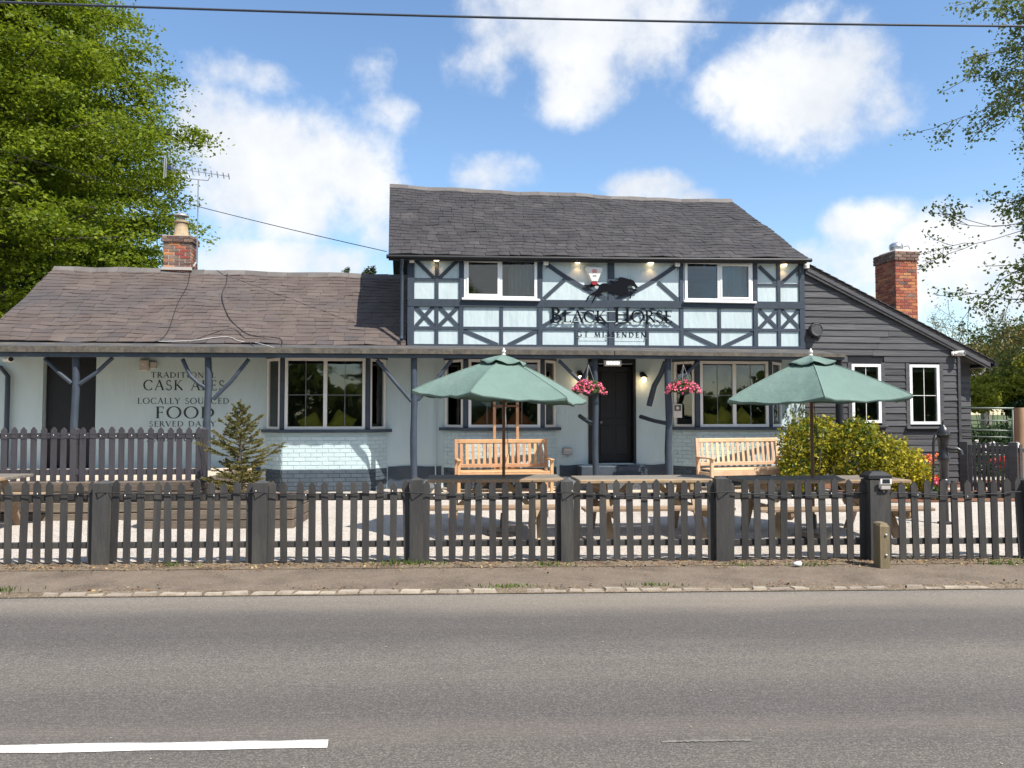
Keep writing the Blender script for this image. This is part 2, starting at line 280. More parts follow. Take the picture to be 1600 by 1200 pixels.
# ------------------------------------------------------------------ mesh builder
class MB:
    def __init__(s): s.v = []; s.f = []
    def add(s, vs, fs):
        o = len(s.v); s.v += [tuple(p) for p in vs]; s.f += [tuple(i + o for i in f) for f in fs]; return s
    def hexa(s, p):   # 8 points: bottom ring 0-3, top ring 4-7
        return s.add(p, [(3, 2, 1, 0), (4, 5, 6, 7), (0, 1, 5, 4), (1, 2, 6, 5), (2, 3, 7, 6), (3, 0, 4, 7)])
    def box(s, x0, x1, y0, y1, z0, z1):
        return s.hexa([(x0, y0, z0), (x1, y0, z0), (x1, y1, z0), (x0, y1, z0), (x0, y0, z1), (x1, y0, z1), (x1, y1, z1), (x0, y1, z1)])
    def cbox(s, x0, x1, y0, y1, z0, z1, c=.006):   # box with chamfered long edges
        bm = bmesh.new(); bmesh.ops.create_cube(bm, size=1)
        for v in bm.verts: v.co = Vector((x0 + (v.co.x + .5) * (x1 - x0), y0 + (v.co.y + .5) * (y1 - y0), z0 + (v.co.z + .5) * (z1 - z0)))
        bmesh.ops.bevel(bm, geom=bm.edges[:], offset=c, segments=1, affect='EDGES')
        bm.verts.index_update(); s.add([v.co[:] for v in bm.verts], [tuple(v.index for v in f.verts) for f in bm.faces]); bm.free(); return s
    def bar(s, a, b, w, h, up=(0, 0, 1)):
        a = Vector(a); b = Vector(b); d = (b - a).normalized(); up = Vector(up)
        if abs(d.dot(up)) > .98: up = Vector((0, 1, 0))
        x = d.cross(up).normalized() * (w / 2); y = x.cross(d).normalized() * (h / 2)
        return s.hexa([a - x - y, a + x - y, b + x - y, b - x - y, a - x + y, a + x + y, b + x + y, b - x + y])
    def tube(s, pts, r, n=8, cap=True):
        pts = [Vector(p) for p in pts]; k = len(pts); rs = r if isinstance(r, (list, tuple)) else [r] * k
        rings = []; prev = None
        for i, p in enumerate(pts):
            t = (pts[min(i + 1, k - 1)] - pts[max(i - 1, 0)]).normalized()
            if prev is None:
                u = t.cross(Vector((0, 0, 1)));
                if u.length < .05: u = t.cross(Vector((1, 0, 0)))
            else: u = prev - t * prev.dot(t)
            u.normalize(); w = t.cross(u); prev = u
            rings.append([p + (u * math.cos(2 * math.pi * j / n) + w * math.sin(2 * math.pi * j / n)) * rs[i] for j in range(n)])
        vs = [q for ring in rings for q in ring]; fs = []
        for i in range(k - 1):
            for j in range(n):
                a = i * n + j; b_ = i * n + (j + 1) % n; fs.append((a, b_, b_ + n, a + n))
        if cap: fs.append(tuple(range(n))[::-1]); fs.append(tuple(range((k - 1) * n, k * n)))
        return s.add(vs, fs)
    def lathe(s, prof, n=16, c=(0, 0, 0), axis='z', cap=True):
        vs = []; fs = []; k = len(prof)
        for r, z in prof:
            for j in range(n):
                a = 2 * math.pi * j / n
                p = (r * math.cos(a), r * math.sin(a), z)
                if axis == 'y': p = (p[0], p[2], p[1])
                if axis == 'x': p = (p[2], p[0], p[1])
                vs.append((p[0] + c[0], p[1] + c[1], p[2] + c[2]))
        for i in range(k - 1):
            for j in range(n):
                a = i * n + j; b_ = i * n + (j + 1) % n; fs.append((a, b_, b_ + n, a + n))
        if cap: fs.append(tuple(range(n))[::-1]); fs.append(tuple(range((k - 1) * n, k * n)))
        return s.add(vs, fs)
    def prism(s, poly, d0, d1, plane='xz'):   # polygon extruded through depth
        def P(a, b, d): return (a, d, b) if plane == 'xz' else ((a, b, d) if plane == 'xy' else (d, a, b))
        n = len(poly); vs = [P(a, b, d0) for a, b in poly] + [P(a, b, d1) for a, b in poly]
        return s.add(vs, [tuple(range(n)), tuple(range(n, 2 * n))[::-1]] + [(i, i + n, (i + 1) % n + n, (i + 1) % n) for i in range(n)])
    def mesh(s, name, m, smooth=False, fix=True):
        me = bpy.data.meshes.new(name); me.from_pydata(s.v, [], s.f)
        if fix:
            bm = bmesh.new(); bm.from_mesh(me); bmesh.ops.recalc_face_normals(bm, faces=bm.faces[:]); bm.to_mesh(me); bm.free()
        me.materials.append(MATS[m] if isinstance(m, str) else m)
        if smooth: me.polygons.foreach_set('use_smooth', [True] * len(me.polygons)); 
        me.update(); return me
    def obj(s, name, m, parent=None, loc=None, rot=None, smooth=False, fix=True):
        return link(name, s.mesh(name, m, smooth, fix), parent, loc, rot)
def link(name, me, parent=None, loc=None, rot=None):
    o = bpy.data.objects.new(name, me); COL.objects.link(o); o.parent = parent
    if loc is not None: o.location = loc
    if rot is not None: o.rotation_euler = rot
    return o
def smooth_by_angle(o, a=35):
    me = o.data; me.polygons.foreach_set('use_smooth', [True] * len(me.polygons))
    bm = bmesh.new(); bm.from_mesh(me)
    for e in bm.edges:
        if len(e.link_faces) == 2 and e.calc_face_angle(0) > rad(a): e.smooth = False
    bm.to_mesh(me); bm.free()
def empty(name, loc=(0, 0, 0), rz=0):
    o = bpy.data.objects.new(name, None); COL.objects.link(o); o.location = loc; o.rotation_euler = (0, 0, rz); o.empty_display_size = .2; return o
def tag(o, label, cat, group=None):
    o['label'] = label; o['category'] = cat
    if group: o['group'] = group
    return o
def struct(o): o['kind'] = 'structure'; return o
def stuff(o): o['kind'] = 'stuff'; return o
def copy_tree(o, parent=None):
    c = o.copy(); COL.objects.link(c); c.parent = parent
    for ch in list(o.children): copy_tree(ch, c)
    return c
def quads_mesh(name, V, m):
    "V: (n,4,3) loose leaf quads"
    n = len(V); me = bpy.data.meshes.new(name)
    me.vertices.add(n * 4); me.vertices.foreach_set('co', np.ascontiguousarray(V, dtype=np.float32).ravel())
    me.loops.add(n * 4); me.loops.foreach_set('vertex_index', np.arange(n * 4, dtype=np.int32))
    me.polygons.add(n); me.polygons.foreach_set('loop_start', np.arange(0, n * 4, 4, dtype=np.int32)); me.polygons.foreach_set('loop_total', np.full(n, 4, dtype=np.int32))
    me.materials.append(MATS[m]); me.update(calc_edges=True); return me
def leaf_quads(P, size, asp=.6, flat=0.0, jitter=.4, fold=.12):
    n = len(P); a = RNG.normal(size=(n, 3)); a[:, 2] *= (1 - flat); a /= np.linalg.norm(a, axis=1)[:, None] + 1e-9
    b = RNG.normal(size=(n, 3)); b[:, 2] *= (1 - flat); b -= (b * a).sum(1)[:, None] * a; b /= np.linalg.norm(b, axis=1)[:, None] + 1e-9
    nn = np.cross(a, b); s = size * (1 + jitter * (RNG.random(n) - .5) * 2)[:, None]
    return np.stack([P - a * s, P + b * s * asp + nn * s * fold, P + a * s, P - b * s * asp + nn * s * fold], axis=1)

# ------------------------------------------------------------------ the ground, road, pavement, yard
def ground():
    o = MB().add([(-600, -600, -.05), (600, -600, -.05), (600, 900, -.05), (-600, 900, -.05)], [(0, 1, 2, 3)]).obj('ground', 'grass_ground'); struct(o)
    RR = rad(2.2)
    def rl(name, m, x0, x1, y0, y1, z, zz=None):
        nx = 40
        b = MB(); vs = []; fs = []
        for i in range(nx + 1):
            x = x0 + (x1 - x0) * i / nx; vs += [(x, y0, z), (x, y1, zz if zz is not None else z)]
        fs = [(2 * i, 2 * i + 2, 2 * i + 3, 2 * i + 1) for i in range(nx)]
        o = b.add(vs, fs).obj(name, m, None, (0, 6.88, 0), (0, 0, RR)); return struct(o)
    rl('road', 'asphalt', -120, 120, -6.45, 0.0, 0.0)
    rl('far_verge', 'pavement', -120, 120, -10, -6.45, .012)
    rl('pavement', 'pavement', -120, 120, .10, 1.02, .018, .03)
    rl('fence_verge', 'dirt', -120, 120, 1.02, 1.42, .034, .04)
    # the broken centre line
    def dash(x0, x1, y, w, m, z=.004):
        b = MB(); n = 30; vs = []; fs = []
        for i in range(n + 1):
            x = x0 + (x1 - x0) * i / n; e = .012
            vs += [(x + random.uniform(-e, e) * (i in (0, n)), y - w / 2 + random.uniform(-e, e) * .5, z), (x + random.uniform(-.02, .02) * (i in (0, n)), y + w / 2 + random.uniform(-e, e) * .5, z)]
        fs = [(2 * i, 2 * i + 2, 2 * i + 3, 2 * i + 1) for i in range(n)]
        return struct(b.add(vs, fs).obj('centre_line', m, None, (0, 6.88, 0), (0, 0, RR)))
    dash(-4.9, -1.0, -3.065, .09, 'road_paint'); dash(.62, 1.05, -3.1, .02, 'road_paint_faint'); 
    # kerb of small stone setts, sunk here and there
    kb = MB().add([(-120, 0, .006), (120, 0, .006), (120, .13, .026), (-120, .13, .026)], [(0, 1, 2, 3)]).obj('kerb', 'dirt', None, (0, 6.88, 0), (0, 0, RR)); struct(kb)
    x = -5.6; k = 0
    while x < 6.2:
        w = random.uniform(.12, .23); k += 1
        skip = (-.15 < x < .12) or (x > .9 and random.random() < .35) or (x < -4.2 and random.random() < .6)
        if not skip:
            sh = random.uniform(-.03, .03); d = random.uniform(.075, .1) * (1 if x < 1 else .8); h = random.uniform(.018, .032)
            y0 = .012 + random.uniform(0, .012); g = .014
            pts = [(x, y0, 0), (x + w, y0 + random.uniform(-.006, .006), 0), (x + w + sh, y0 + d, 0), (x + sh, y0 + d + random.uniform(-.012, .012), 0)]
            b = MB(); cx = x + w / 2 + sh / 2; cy = y0 + d / 2
            top = [(cx + (p[0] - cx) * .86, cy + (p[1] - cy) * .84, h + random.uniform(-.004, .004)) for p in pts]
            b.hexa(pts + top); b.obj('sett', 'sett', kb)
        x += w + .012
    # the gravel yard, rising gently to the pub
    vs = []; fs = []; ys = [8.1, 9, 11, 13, 15, 24]
    for y in ys: vs += [(-40, y - 1.4, gz(y) + .002), (40, y + 1.4, gz(y) + .002)]
    fs = [(2 * i, 2 * i + 1, 2 * i + 3, 2 * i + 2) for i in range(len(ys) - 1)]
    struct(MB().add(vs, fs).obj('yard', 'gravel'))
    # leaf litter, grit and weeds along the fence foot: nobody could count them
    P = np.zeros((2600, 3)); P[:, 0] = RNG.uniform(-6.5, 7, 2600); t = np.abs(RNG.normal(0, .16, 2600)); P[:, 1] = 8.14 - t + P[:, 0] * .033; P[:, 2] = .042
    n2 = 900; Q = np.zeros((n2, 3)); Q[:, 0] = RNG.uniform(-6.5, 7, n2); Q[:, 1] = 6.99 + np.abs(RNG.normal(0, .1, n2)) + Q[:, 0] * .038; Q[:, 2] = .032
    keep = (np.sin(Q[:, 0] * 3.1) + RNG.normal(0, .5, n2)) > .3; P = np.concatenate([P, Q[keep]])
    V = leaf_quads(P, .013, .55, flat=.75, jitter=.7); stuff(link('leaf_litter', quads_mesh('leaf_litter', V, 'litter')))
    n3 = 150; P = np.c_[RNG.uniform(-4.5, 5, n3), RNG.uniform(3.0, 6.8, n3), np.full(n3, .004)]; a_ = RNG.uniform(0, 6.28, n3); s_ = RNG.uniform(.003, .011, n3); ax = np.c_[np.cos(a_) * s_, np.sin(a_) * s_, np.zeros(n3)]; bx_ = np.c_[-np.sin(a_) * s_, np.cos(a_) * s_, np.zeros(n3)] * .7
    stuff(link('stone_chips', quads_mesh('stone_chips', np.stack([P - ax, P - bx_, P + ax, P + bx_], 1), 'sett')))
    tu = []
    for cx, cy, n, s in [(-1.15, 8.02, 45, .07), (-.95, 8.05, 30, .05), (3.0, 7.98, 35, .05), (2.35, 7.99, 25, .04), (.35, 7.98, 50, .05), (-4.95, 6.84, 110, .05), (-4.6, 6.86, 60, .04), (-.05, 7.02, 60, .03), (1.3, 7.08, 40, .03), (5.2, 8.06, 40, .07), (-3.4, 7.95, 30, .05), (-5.2, 6.86, 90, .06)]:
        p = np.zeros((n, 3)); p[:, 0] = cx + RNG.normal(0, .13, n); p[:, 1] = cy + RNG.normal(0, .03, n); p[:, 2] = .03
        h = s * RNG.uniform(.5, 1.1, n); dx = RNG.normal(0, .35, n) * h; dy = RNG.normal(0, .3, n) * h; w = .006
        tu.append(np.stack([p + np.c_[np.full(n, -w), np.zeros(n), np.zeros(n)], p + np.c_[np.full(n, w), np.zeros(n), np.zeros(n)], p + np.c_[dx + .002, dy, h], p + np.c_[dx - .002, dy, h]], axis=1))
    stuff(link('weeds', quads_mesh('weeds', np.concatenate(tu), 'grass_blade')))
    # crushed clear plastic cup lying in the litter
    b = MB(); b.lathe([(.018, 0), (.024, .03), (.03, .075)], 10, axis='x')
    o = b.obj('plastic_cup', 'clear_plastic', None, at(1240, 888, 7.92).to_tuple()[:2] + (.062,), (.3, 0, .2), True); tag(o, 'crushed clear plastic cup lying in the dirt before the fence', 'cup')
ground()

# ------------------------------------------------------------------ the pub
PUB = empty('pub_building', BO, TH)
tag(PUB, 'pale blue pub with dark timber framing, slate roofs and black boarded end', 'pub building')
def wall_holes(b, u0, u1, z0, z1, v0, v1, holes):
    us = sorted({u0, u1, *[h[0] for h in holes], *[h[1] for h in holes]}); zs = sorted({z0, z1, *[h[2] for h in holes], *[h[3] for h in holes]})
    us = [u for u in us if u0 <= u <= u1]; zs = [z for z in zs if z0 <= z <= z1]
    inside = lambda u, z: any(h[0] < u < h[1] and h[2] < z < h[3] for h in holes)
    nu, nz = len(us) - 1, len(zs) - 1
    solid = [[not inside((us[i] + us[i + 1]) / 2, (zs[j] + zs[j + 1]) / 2) for j in range(nz)] for i in range(nu)]
    S = lambda i, j: 0 <= i < nu and 0 <= j < nz and solid[i][j]
    for i in range(nu):
        for j in range(nz):
            if not S(i, j): continue
            a, c, d, e = us[i], us[i + 1], zs[j], zs[j + 1]
            b.add([(a, v0, d), (c, v0, d), (c, v0, e), (a, v0, e)], [(0, 1, 2, 3)]); b.add([(a, v1, d), (c, v1, d), (c, v1, e), (a, v1, e)], [(3, 2, 1, 0)])
            if not S(i - 1, j): b.add([(a, v0, d), (a, v0, e), (a, v1, e), (a, v1, d)], [(0, 1, 2, 3)])
            if not S(i + 1, j): b.add([(c, v0, d), (c, v1, d), (c, v1, e), (c, v0, e)], [(0, 1, 2, 3)])
            if not S(i, j - 1): b.add([(a, v0, d), (a, v1, d), (c, v1, d), (c, v0, d)], [(0, 1, 2, 3)])
            if not S(i, j + 1): b.add([(a, v0, e), (c, v0, e), (c, v1, e), (a, v1, e)], [(0, 1, 2, 3)])
    return b

def window(A, B, z0, z1, fw=.05, fmat='upvc', lights=1, mull=.05, bars=(0, 0), name='window', sash=False, depth=.06, sill=None, out=.012):
    "a framed window along the plan segment A-B, its outer face on that line; frame mesh with panes, glazing bars and sill as pieces"
    A = Vector((*A, 0)); B = Vector((*B, 0)); w = (B - A).length; ang = math.atan2(B.y - A.y, B.x - A.x)
    f = MB(); xs = [fw + (w - 2 * fw + mull) / lights * i for i in range(lights)]; lw = (w - 2 * fw - mull * (lights - 1)) / lights
    f.box(0, fw, -out, depth, z0, z1); f.box(w - fw, w, -out, depth, z0, z1); f.box(fw, w - fw, -out, depth, z0, z0 + fw); f.box(fw, w - fw, -out, depth, z1 - fw, z1)
    for i in range(1, lights): f.box(xs[i] - mull, xs[i], -out, depth, z0 + fw, z1 - fw)
    o = f.obj(name, fmat, PUB, (A.x, A.y, 0), (0, 0, ang))
    for i, x in enumerate(xs):
        x0, x1, a0, a1 = x, x + lw, z0 + fw, z1 - fw
        if sash and i in sash:
            s = .035; q = MB(); q.box(x0 - .004, x0 + s, -out - .012, .03, a0 - .004, a1 + .004); q.box(x1 - s, x1 + .004, -out - .012, .03, a0 - .004, a1 + .004)
            q.box(x0 + s, x1 - s, -out - .012, .03, a0 - .004, a0 + s); q.box(x0 + s, x1 - s, -out - .012, .03, a1 - s, a1 + .004); q.obj('casement', fmat, o)
            x0 += s; x1 -= s; a0 += s; a1 -= s
        MB().box(x0 - .003, x1 + .003, .018, .024, a0 - .003, a1 + .003).obj('pane', 'glass', o)
        nv, nh = bars
        for k in range(nv):
            xx = x0 + (x1 - x0) * (k + 1) / (nv + 1); MB().box(xx - .006, xx + .006, .0135, .0175, a0, a1).obj('glazing_bar', 'bar_grey' if fmat != 'upvc' else 'plastic_white', o)
        for k in range(nh):
            zz = a0 + (a1 - a0) * (.48 if nh == 1 else (k + 1) / (nh + 1)); MB().box(x0, x1, .0125, .0132, zz - .006, zz + .006).obj('glazing_bar', 'bar_grey' if fmat != 'upvc' else 'plastic_white', o)
    if sill: MB().cbox(-sill[0], w + sill[0], -sill[1], .02, z0 - sill[2], z0 - .002, .008).obj('sill', sill[3], o)
    return o

def interp(pts, x):
    for (a, ya), (b, yb) in zip(pts, pts[1:]):
        if x <= b: return ya + (yb - ya) * (x - a) / (b - a)
    return pts[-1][1]

UL, UR = Wu(636), Wu(1257)           # the two-storey block
U0 = Wu(-24)                           # left end of the low wing
def shell():
    zt = 2.93
    # ---- ground-floor wall
    bays = [(Wu(424), Wu(598)), (Wu(702), Wu(862)), (Wu(1058), Wu(1206))]
    holes = [(a, b, 1.22, 2.66) for a, b in bays] + [(Wu(67), Wu(150), .5, 2.75), (Wu(921), Wu(990), .58, 2.62)]
    b = wall_holes(MB(), U0, UR, -.05, zt, 0, .24, holes)
    wl = b.obj('ground_floor_wall', 'paint_blue', PUB)
    # side and back walls, floor and ceiling of the rooms
    b = MB(); b.box(U0, U0 + .2, .24, 5.4, -.05, zt); b.box(UR - .2, UR - .002, .24, 7.2, -.05, 4.7); b.box(U0 + .2, UR - .2, 5.2, 5.4, -.05, zt)
    b.box(UL, UL + .15, .2, 7.2, zt + .2, 4.72); b.box(UL + .15, UR - .2, 7.05, 7.2, zt, 4.7)
    b.obj('side_walls', 'paint_dark', PUB)
    b = MB(); b.box(U0 + .2, UR - .2, .24, 5.2, .5, .58); b.box(U0 + .2, UR - .2, .24, 5.2, zt - .12, zt - .02); b.box(U0 + .3, UR - .3, 3.4, 3.45, .58, zt - .15)
    b.box(UL + .15, UR - .2, 3.2, 3.25, 3.1, 4.7); b.box(UL + .15, UR - .2, .18, 3.2, 4.655, 4.69); b.obj('room_lining', 'room', PUB)
    # dark painted plinth, uneven along its top
    n = 60; vs = []; fs = []
    segs = [(Wu(300), Wu(409)), (Wu(607), Wu(690)), (Wu(874), Wu(920)), (Wu(991), Wu(1047))]
    for s0, s1 in segs:
        m = MB(); k = 8
        top = [(s0 + (s1 - s0) * i / k, .555 + .01 * math.sin(i * .9 + s0 * 3)) for i in range(k + 1)]
        m.prism([(s0, 0)] + [(s1, 0)] + top[::-1], -.022, -.001); m.obj('plinth', 'paint_dark', PUB)
    # ---- upper floor plaster
    w1 = (*W(725, 466), *W(839, 405)); w2 = (*W(1070, 470), *W(1175, 410))
    up = wall_holes(MB(), UL, UR, zt - .02, 4.78, 0, .18, [(w1[0], w1[2], w1[1], w1[3]), (w2[0], w2[2], w2[1], w2[3])])
    up.obj('upper_wall', 'paint_upper', PUB)
    # ---- doors
    d = MB().cbox(Wu(67) + .02, Wu(150) - .02, .12, .17, .58, 2.72, .005).obj('door', 'black_paint', PUB); d['label'] = 'black side door at left end'
    MB().box(Wu(67), Wu(150), -.3, .24, .5, .575).obj('doorstep', 'paint_dark', PUB)
    d = MB(); u0, u1 = Wu(935), Wu(989); d.cbox(u0, u1, .15, .2, .6, 2.56, .005)
    do = d.obj('door', 'black_paint', PUB); do['label'] = 'black front door behind the porch posts'
    for zz in ((.75, 1.35), (1.5, 2.45)):
        for k in range(2):
            a = u0 + .07 + k * (u1 - u0 - .07) / 2; MB().cbox(a, a + (u1 - u0 - .21) / 2, .138, .149, *zz, .006).obj('door_panel', 'black_paint', do)
    MB().lathe([(.02, 0), (.03, .02), (.022, .045)], 10, (u0 + .08, .10, 1.42), 'y').obj('door_knob', 'galv_dull', do, smooth=True)
    MB().box(Wu(919), Wu(934), -.03, .2, .58, 2.62).obj('door_frame', 'black_paint', PUB); MB().box(Wu(989) + .002, Wu(993), -.03, .2, .58, 2.62).obj('door_frame', 'black_paint', PUB)
    MB().box(Wu(919), Wu(993), -.035, .2, 2.622, 2.72).obj('door_head', 'black_paint', PUB)
    # front steps
    MB().cbox(Wu(900), Wu(1000), -.5, -.03, .02, .56, .015).obj('step', 'paint_dark', PUB); MB().cbox(Wu(885), Wu(1015), -.95, -.5, .02, .34, .015).obj('step', 'rock', PUB)
    MB().cbox(Wu(905), Wu(1003), -.93, -.52, .342, .375, .008).obj('step_board', 'post_brown', PUB)
    return w1, w2
w1, w2 = shell()

def uppers():
    window((w1[0], -.012), (w1[2], -.012), w1[1], w1[3], .055, 'upvc', 2, .06, name='upper_window', sash=(0,), depth=.07, sill=(.05, .09, .045, 'upvc'))
    window((w2[0], -.012), (w2[2], -.012), w2[1], w2[3], .055, 'upvc', 2, .06, name='upper_window', sash=(1,), depth=.07, sill=(.05, .09, .045, 'upvc'))
    # curtains hanging inside
    for (a, c, z0, z1, f0, f1) in [(w1[0], w1[2], w1[1], w1[3], .62, 1.0), (w2[0], w2[2], w2[1], w2[3], .5, 1.0)]:
        b = MB(); n = 24; vs = []
        for i in range(n + 1):
            u = a + (c - a) * (f0 + (f1 - f0) * i / n); v = .16 + .025 * math.sin(i * 1.9)
            vs += [(u, v, z0), (u, v, z1)]
        b.add(vs, [(2 * i, 2 * i + 2, 2 * i + 3, 2 * i + 1) for i in range(n)]); b.obj('curtain', 'plastic_beige', PUB, fix=False)
    # ---- the timber frame, each member its own piece
    def post(x0, x1, y0, y1, t=.032):
        (a, zb), (c, _), (d, ztp) = W(x0, y1), W(x1, y1), W(x0, y0)
        MB().cbox(a, c, -t, .01, zb, ztp, .006).obj('timber', 'timber_dark', PUB)
    def rail(x0, y0, x1, y1, th, t=.026, curve=0):
        (a, za), (c, zc) = W(x0, y0), W(x1, y1); h = th * 15.5 / F
        if curve:
            n = 6; pts = []
            for i in range(n + 1):
                s = i / n; pts.append((a + (c - a) * s, za + (zc - za) * s - curve * math.sin(math.pi * s)))
            b = MB(); dx, dz = c - a, zc - za; l = math.hypot(dx, dz); nx, nz = -dz / l * h / 2, dx / l * h / 2
            b.prism([(p[0] - nx, p[1] - nz) for p in pts] + [(p[0] + nx, p[1] + nz) for p in pts[::-1]], -t, .01)
        else:
            b = MB(); b.bar((a, (.01 - t) / 2, za), (c, (.01 - t) / 2, zc), t + .01, h)
        b.obj('timber', 'timber_dark', PUB)
    for x0, x1, y0, y1 in [(636, 647, 404, 541), (717, 724, 404, 541), (840, 847.5, 405, 541), (950, 960, 406, 542), (1062, 1068, 407, 543), (1177, 1184, 408, 544), (1249, 1257.5, 409, 545),
                           (679.5, 685, 404, 541), (781, 786, 479, 540), (1122, 1126.5, 481, 543), (1214.5, 1220, 409, 545), (898, 903, 500, 541), (1009, 1013.5, 502, 543)]: post(x0, x1, y0, y1, .036 if x1 - x0 > 6 else .03)
    rail(637, 473, 1257, 477.5, 11.5, .042)                     # the great middle beam
    rail(637, 512, 1257, 516, 4.2, .029); rail(637, 539.5, 1257, 543.5, 4, .05)
    rail(647, 437, 717, 437.5, 4, .022); rail(1184, 445, 1249, 445.5, 4, .022)
    # diagonals, thinner still so that no two faces share a plane
    D = [(650, 407, 678, 434), (715, 407, 687, 434), (649, 479, 678, 509), (677, 479, 650, 509), (686, 479, 715, 509), (715, 480, 686, 509),
         (724, 516, 778, 539), (840, 516, 794, 539), (882, 437, 850, 466), (849, 509, 897, 481), (905, 481, 951, 510), (961, 511, 1008, 482), (1016, 482, 1061, 513),
         (1028, 441, 1062, 471), (1186, 417, 1213, 442), (1248, 418, 1221, 442), (1186, 484, 1214, 513), (1214, 484, 1186, 513), (1221, 484, 1249, 513), (1248, 484, 1221, 513),
         (1068, 518, 1120, 542), (1178, 519, 1129, 542)]
    for i, d in enumerate(D): rail(*d, 5.6, .016 + .0022 * (i % 3))
    rail(853, 412, 950, 468, 6.4, .0195, .05); rail(1060, 413, 960, 469.5, 6.4, .0195, .05)
uppers()

def bay(xf0, xf1, xw0, xw1, vf, sill_y, top_y, lights, side_right=True, cush=None):
    "a canted bay: brick apron, dark sill and posts, cream-framed lights"
    a0, a1 = Wu(xf0, vf), Wu(xf1, vf); b0, b1 = Wu(xw0), Wu(xw1)
    zs = Wz(sill_y, (xf0 + xf1) / 2, vf); zt = 2.66
    plan = [(b0, -.003), (a0, vf), (a1, vf), (b1, -.003)]
    ins = lambda d: [(b0 + d, -.003), (a0 + d * .7, vf + d), (a1 - d * .7, vf + d), (b1 - d, -.003)]
    w = MB().prism(ins(.012), .0, zs - .06, 'xy').obj('bay_wall', 'mortar_painted' if 'mortar_painted' in MATS else 'paint_blue', PUB)
    MB().prism(ins(.0115), .0, .52, 'xy').obj('bay_plinth', 'paint_dark', PUB)
    # bricks of the apron
    c = .079; joint = .009; zb = .06; r = 0
    p = ins(.012)
    while zb + c < zs - .06:
        for (P, Q) in ((p[0], p[1]), (p[1], p[2]), (p[2], p[3])):
            L = math.hypot(Q[0] - P[0], Q[1] - P[1]); ang = math.atan2(Q[1] - P[1], Q[0] - P[0]); bl = .215
            x = -bl / 2 if r % 2 else 0
            while x < L - .02:
                s0, s1 = max(x, .004), min(x + bl - joint, L - .004)
                if s1 - s0 > .03:
                    pr = random.uniform(.007, .012)
                    m = MB().cbox(0, s1 - s0, -pr, .004, 0, c - joint, .004)
                    m.obj('brick', 'brick_dark' if zb < .50 else 'brick_painted', w, (P[0] + (s0) * math.cos(ang), P[1] + s0 * math.sin(ang), zb), (0, 0, ang))
                x += bl
        zb += c; r += 1
    o = [(b0 - .09, -.003), (a0 - .06, vf - .075), (a1 + .06, vf - .075), (b1 + .09, -.003)]
    MB().prism(o, zs - .062, zs - .004, 'xy').obj('bay_sill', 'paint_dark', PUB)
    # head board and corner posts
    MB().prism([(b0, -.003), (a0, vf), (a1, vf), (b1, -.003)], zt, 2.74, 'xy').obj('bay_head', 'paint_dark', PUB)
    for x, sgn in ((a0, 1), (a1, -1)): MB().cbox(x - .045, x + .045, vf - .005, vf + .07, zs, zt, .01).obj('bay_post', 'paint_dark', PUB)
    window((a0 + .05, vf), (a1 - .05, vf), zs, zt, .055, 'cream_frame', lights, .07, (1, 1), 'bay_window', depth=.06)
    e = .06
    def side(P, Q):
        d = Vector(Q) - Vector(P); d.normalize(); d = (d[0], d[1]); window((P[0] + d[0] * .05, P[1] + d[1] * .05), (Q[0] - d[0] * .07, Q[1] - d[1] * .07), zs, zt, .05, 'cream_frame', 1, name='bay_window', depth=.05)
    side(plan[0], plan[1]); side(plan[2], plan[3])
    MB().box(a0 + .05, a1 - .05, vf + .08, .2, zs - .02, zs + .02).obj('window_seat', 'room', PUB)
    return a0, a1, zs
mat('mortar_painted', (.40, .52, .545), (.43, .555, .58), 5, .8, .3, 25)
BA = bay(441, 575, 416, 606, -.42, 671, 562, 2)
BB = bay(728, 848, 693, 870, -.42, 668, 562, 2)
BC = bay(1090, 1204, 1050, 1222, -.42, 667, 562, 2)

def cushion(px, py, v, s, rot, label, m='cushion'):
    u, z = W(px, py, v); b = MB(); n = 8; vs = []; fs = []
    for sgn in (1, -1):
        base = len(vs)
        for i in range(n + 1):
            for j in range(n + 1):
                x = -1 + 2 * i / n; y = -1 + 2 * j / n; pinch = 1 - .10 * (1 - abs(x * y)) * (abs(x) ** 4 + abs(y) ** 4) / 2
                t = .22 * (1 - x ** 4) ** .6 * (1 - y ** 4) ** .6; vs.append((x * pinch * s / 2, sgn * t * s, y * pinch * s / 2))
        for i in range(n):
            for j in range(n):
                a = base + i * (n + 1) + j; fs.append((a, a + 1, a + n + 2, a + n + 1))
    b.add(vs, fs); p = BO + EU * u + EV * v
    o = b.obj('cushion', m, None, (p.x, p.y, z), (rad(-20), rad(rot), TH), True); tag(o, label, 'cushion', 'cushions on the window seats')
cushion(487, 664, -.2, .40, 60, 'yellow cushion behind left pane of left bay window'); cushion(534, 661, -.2, .42, 30, 'yellow cushion standing behind right pane of left bay window')
cushion(1114, 660, -.2, .38, 8, 'yellow cushion lying flat in left pane of right bay window'); cushion(1133, 655, -.18, .42, 35, 'yellow cushion on its corner beside mullion of right bay window')
cushion(1160, 656, -.2, .42, 50, 'yellow cushion leaning in the right pane of right bay window')
cushion(765, 664, -.2, .5, 48, 'orange cushion behind left pane of middle bay window', 'orange_cloth'); cushion(812, 664, -.2, .5, 42, 'orange cushion behind right pane of middle bay window', 'orange_cloth')

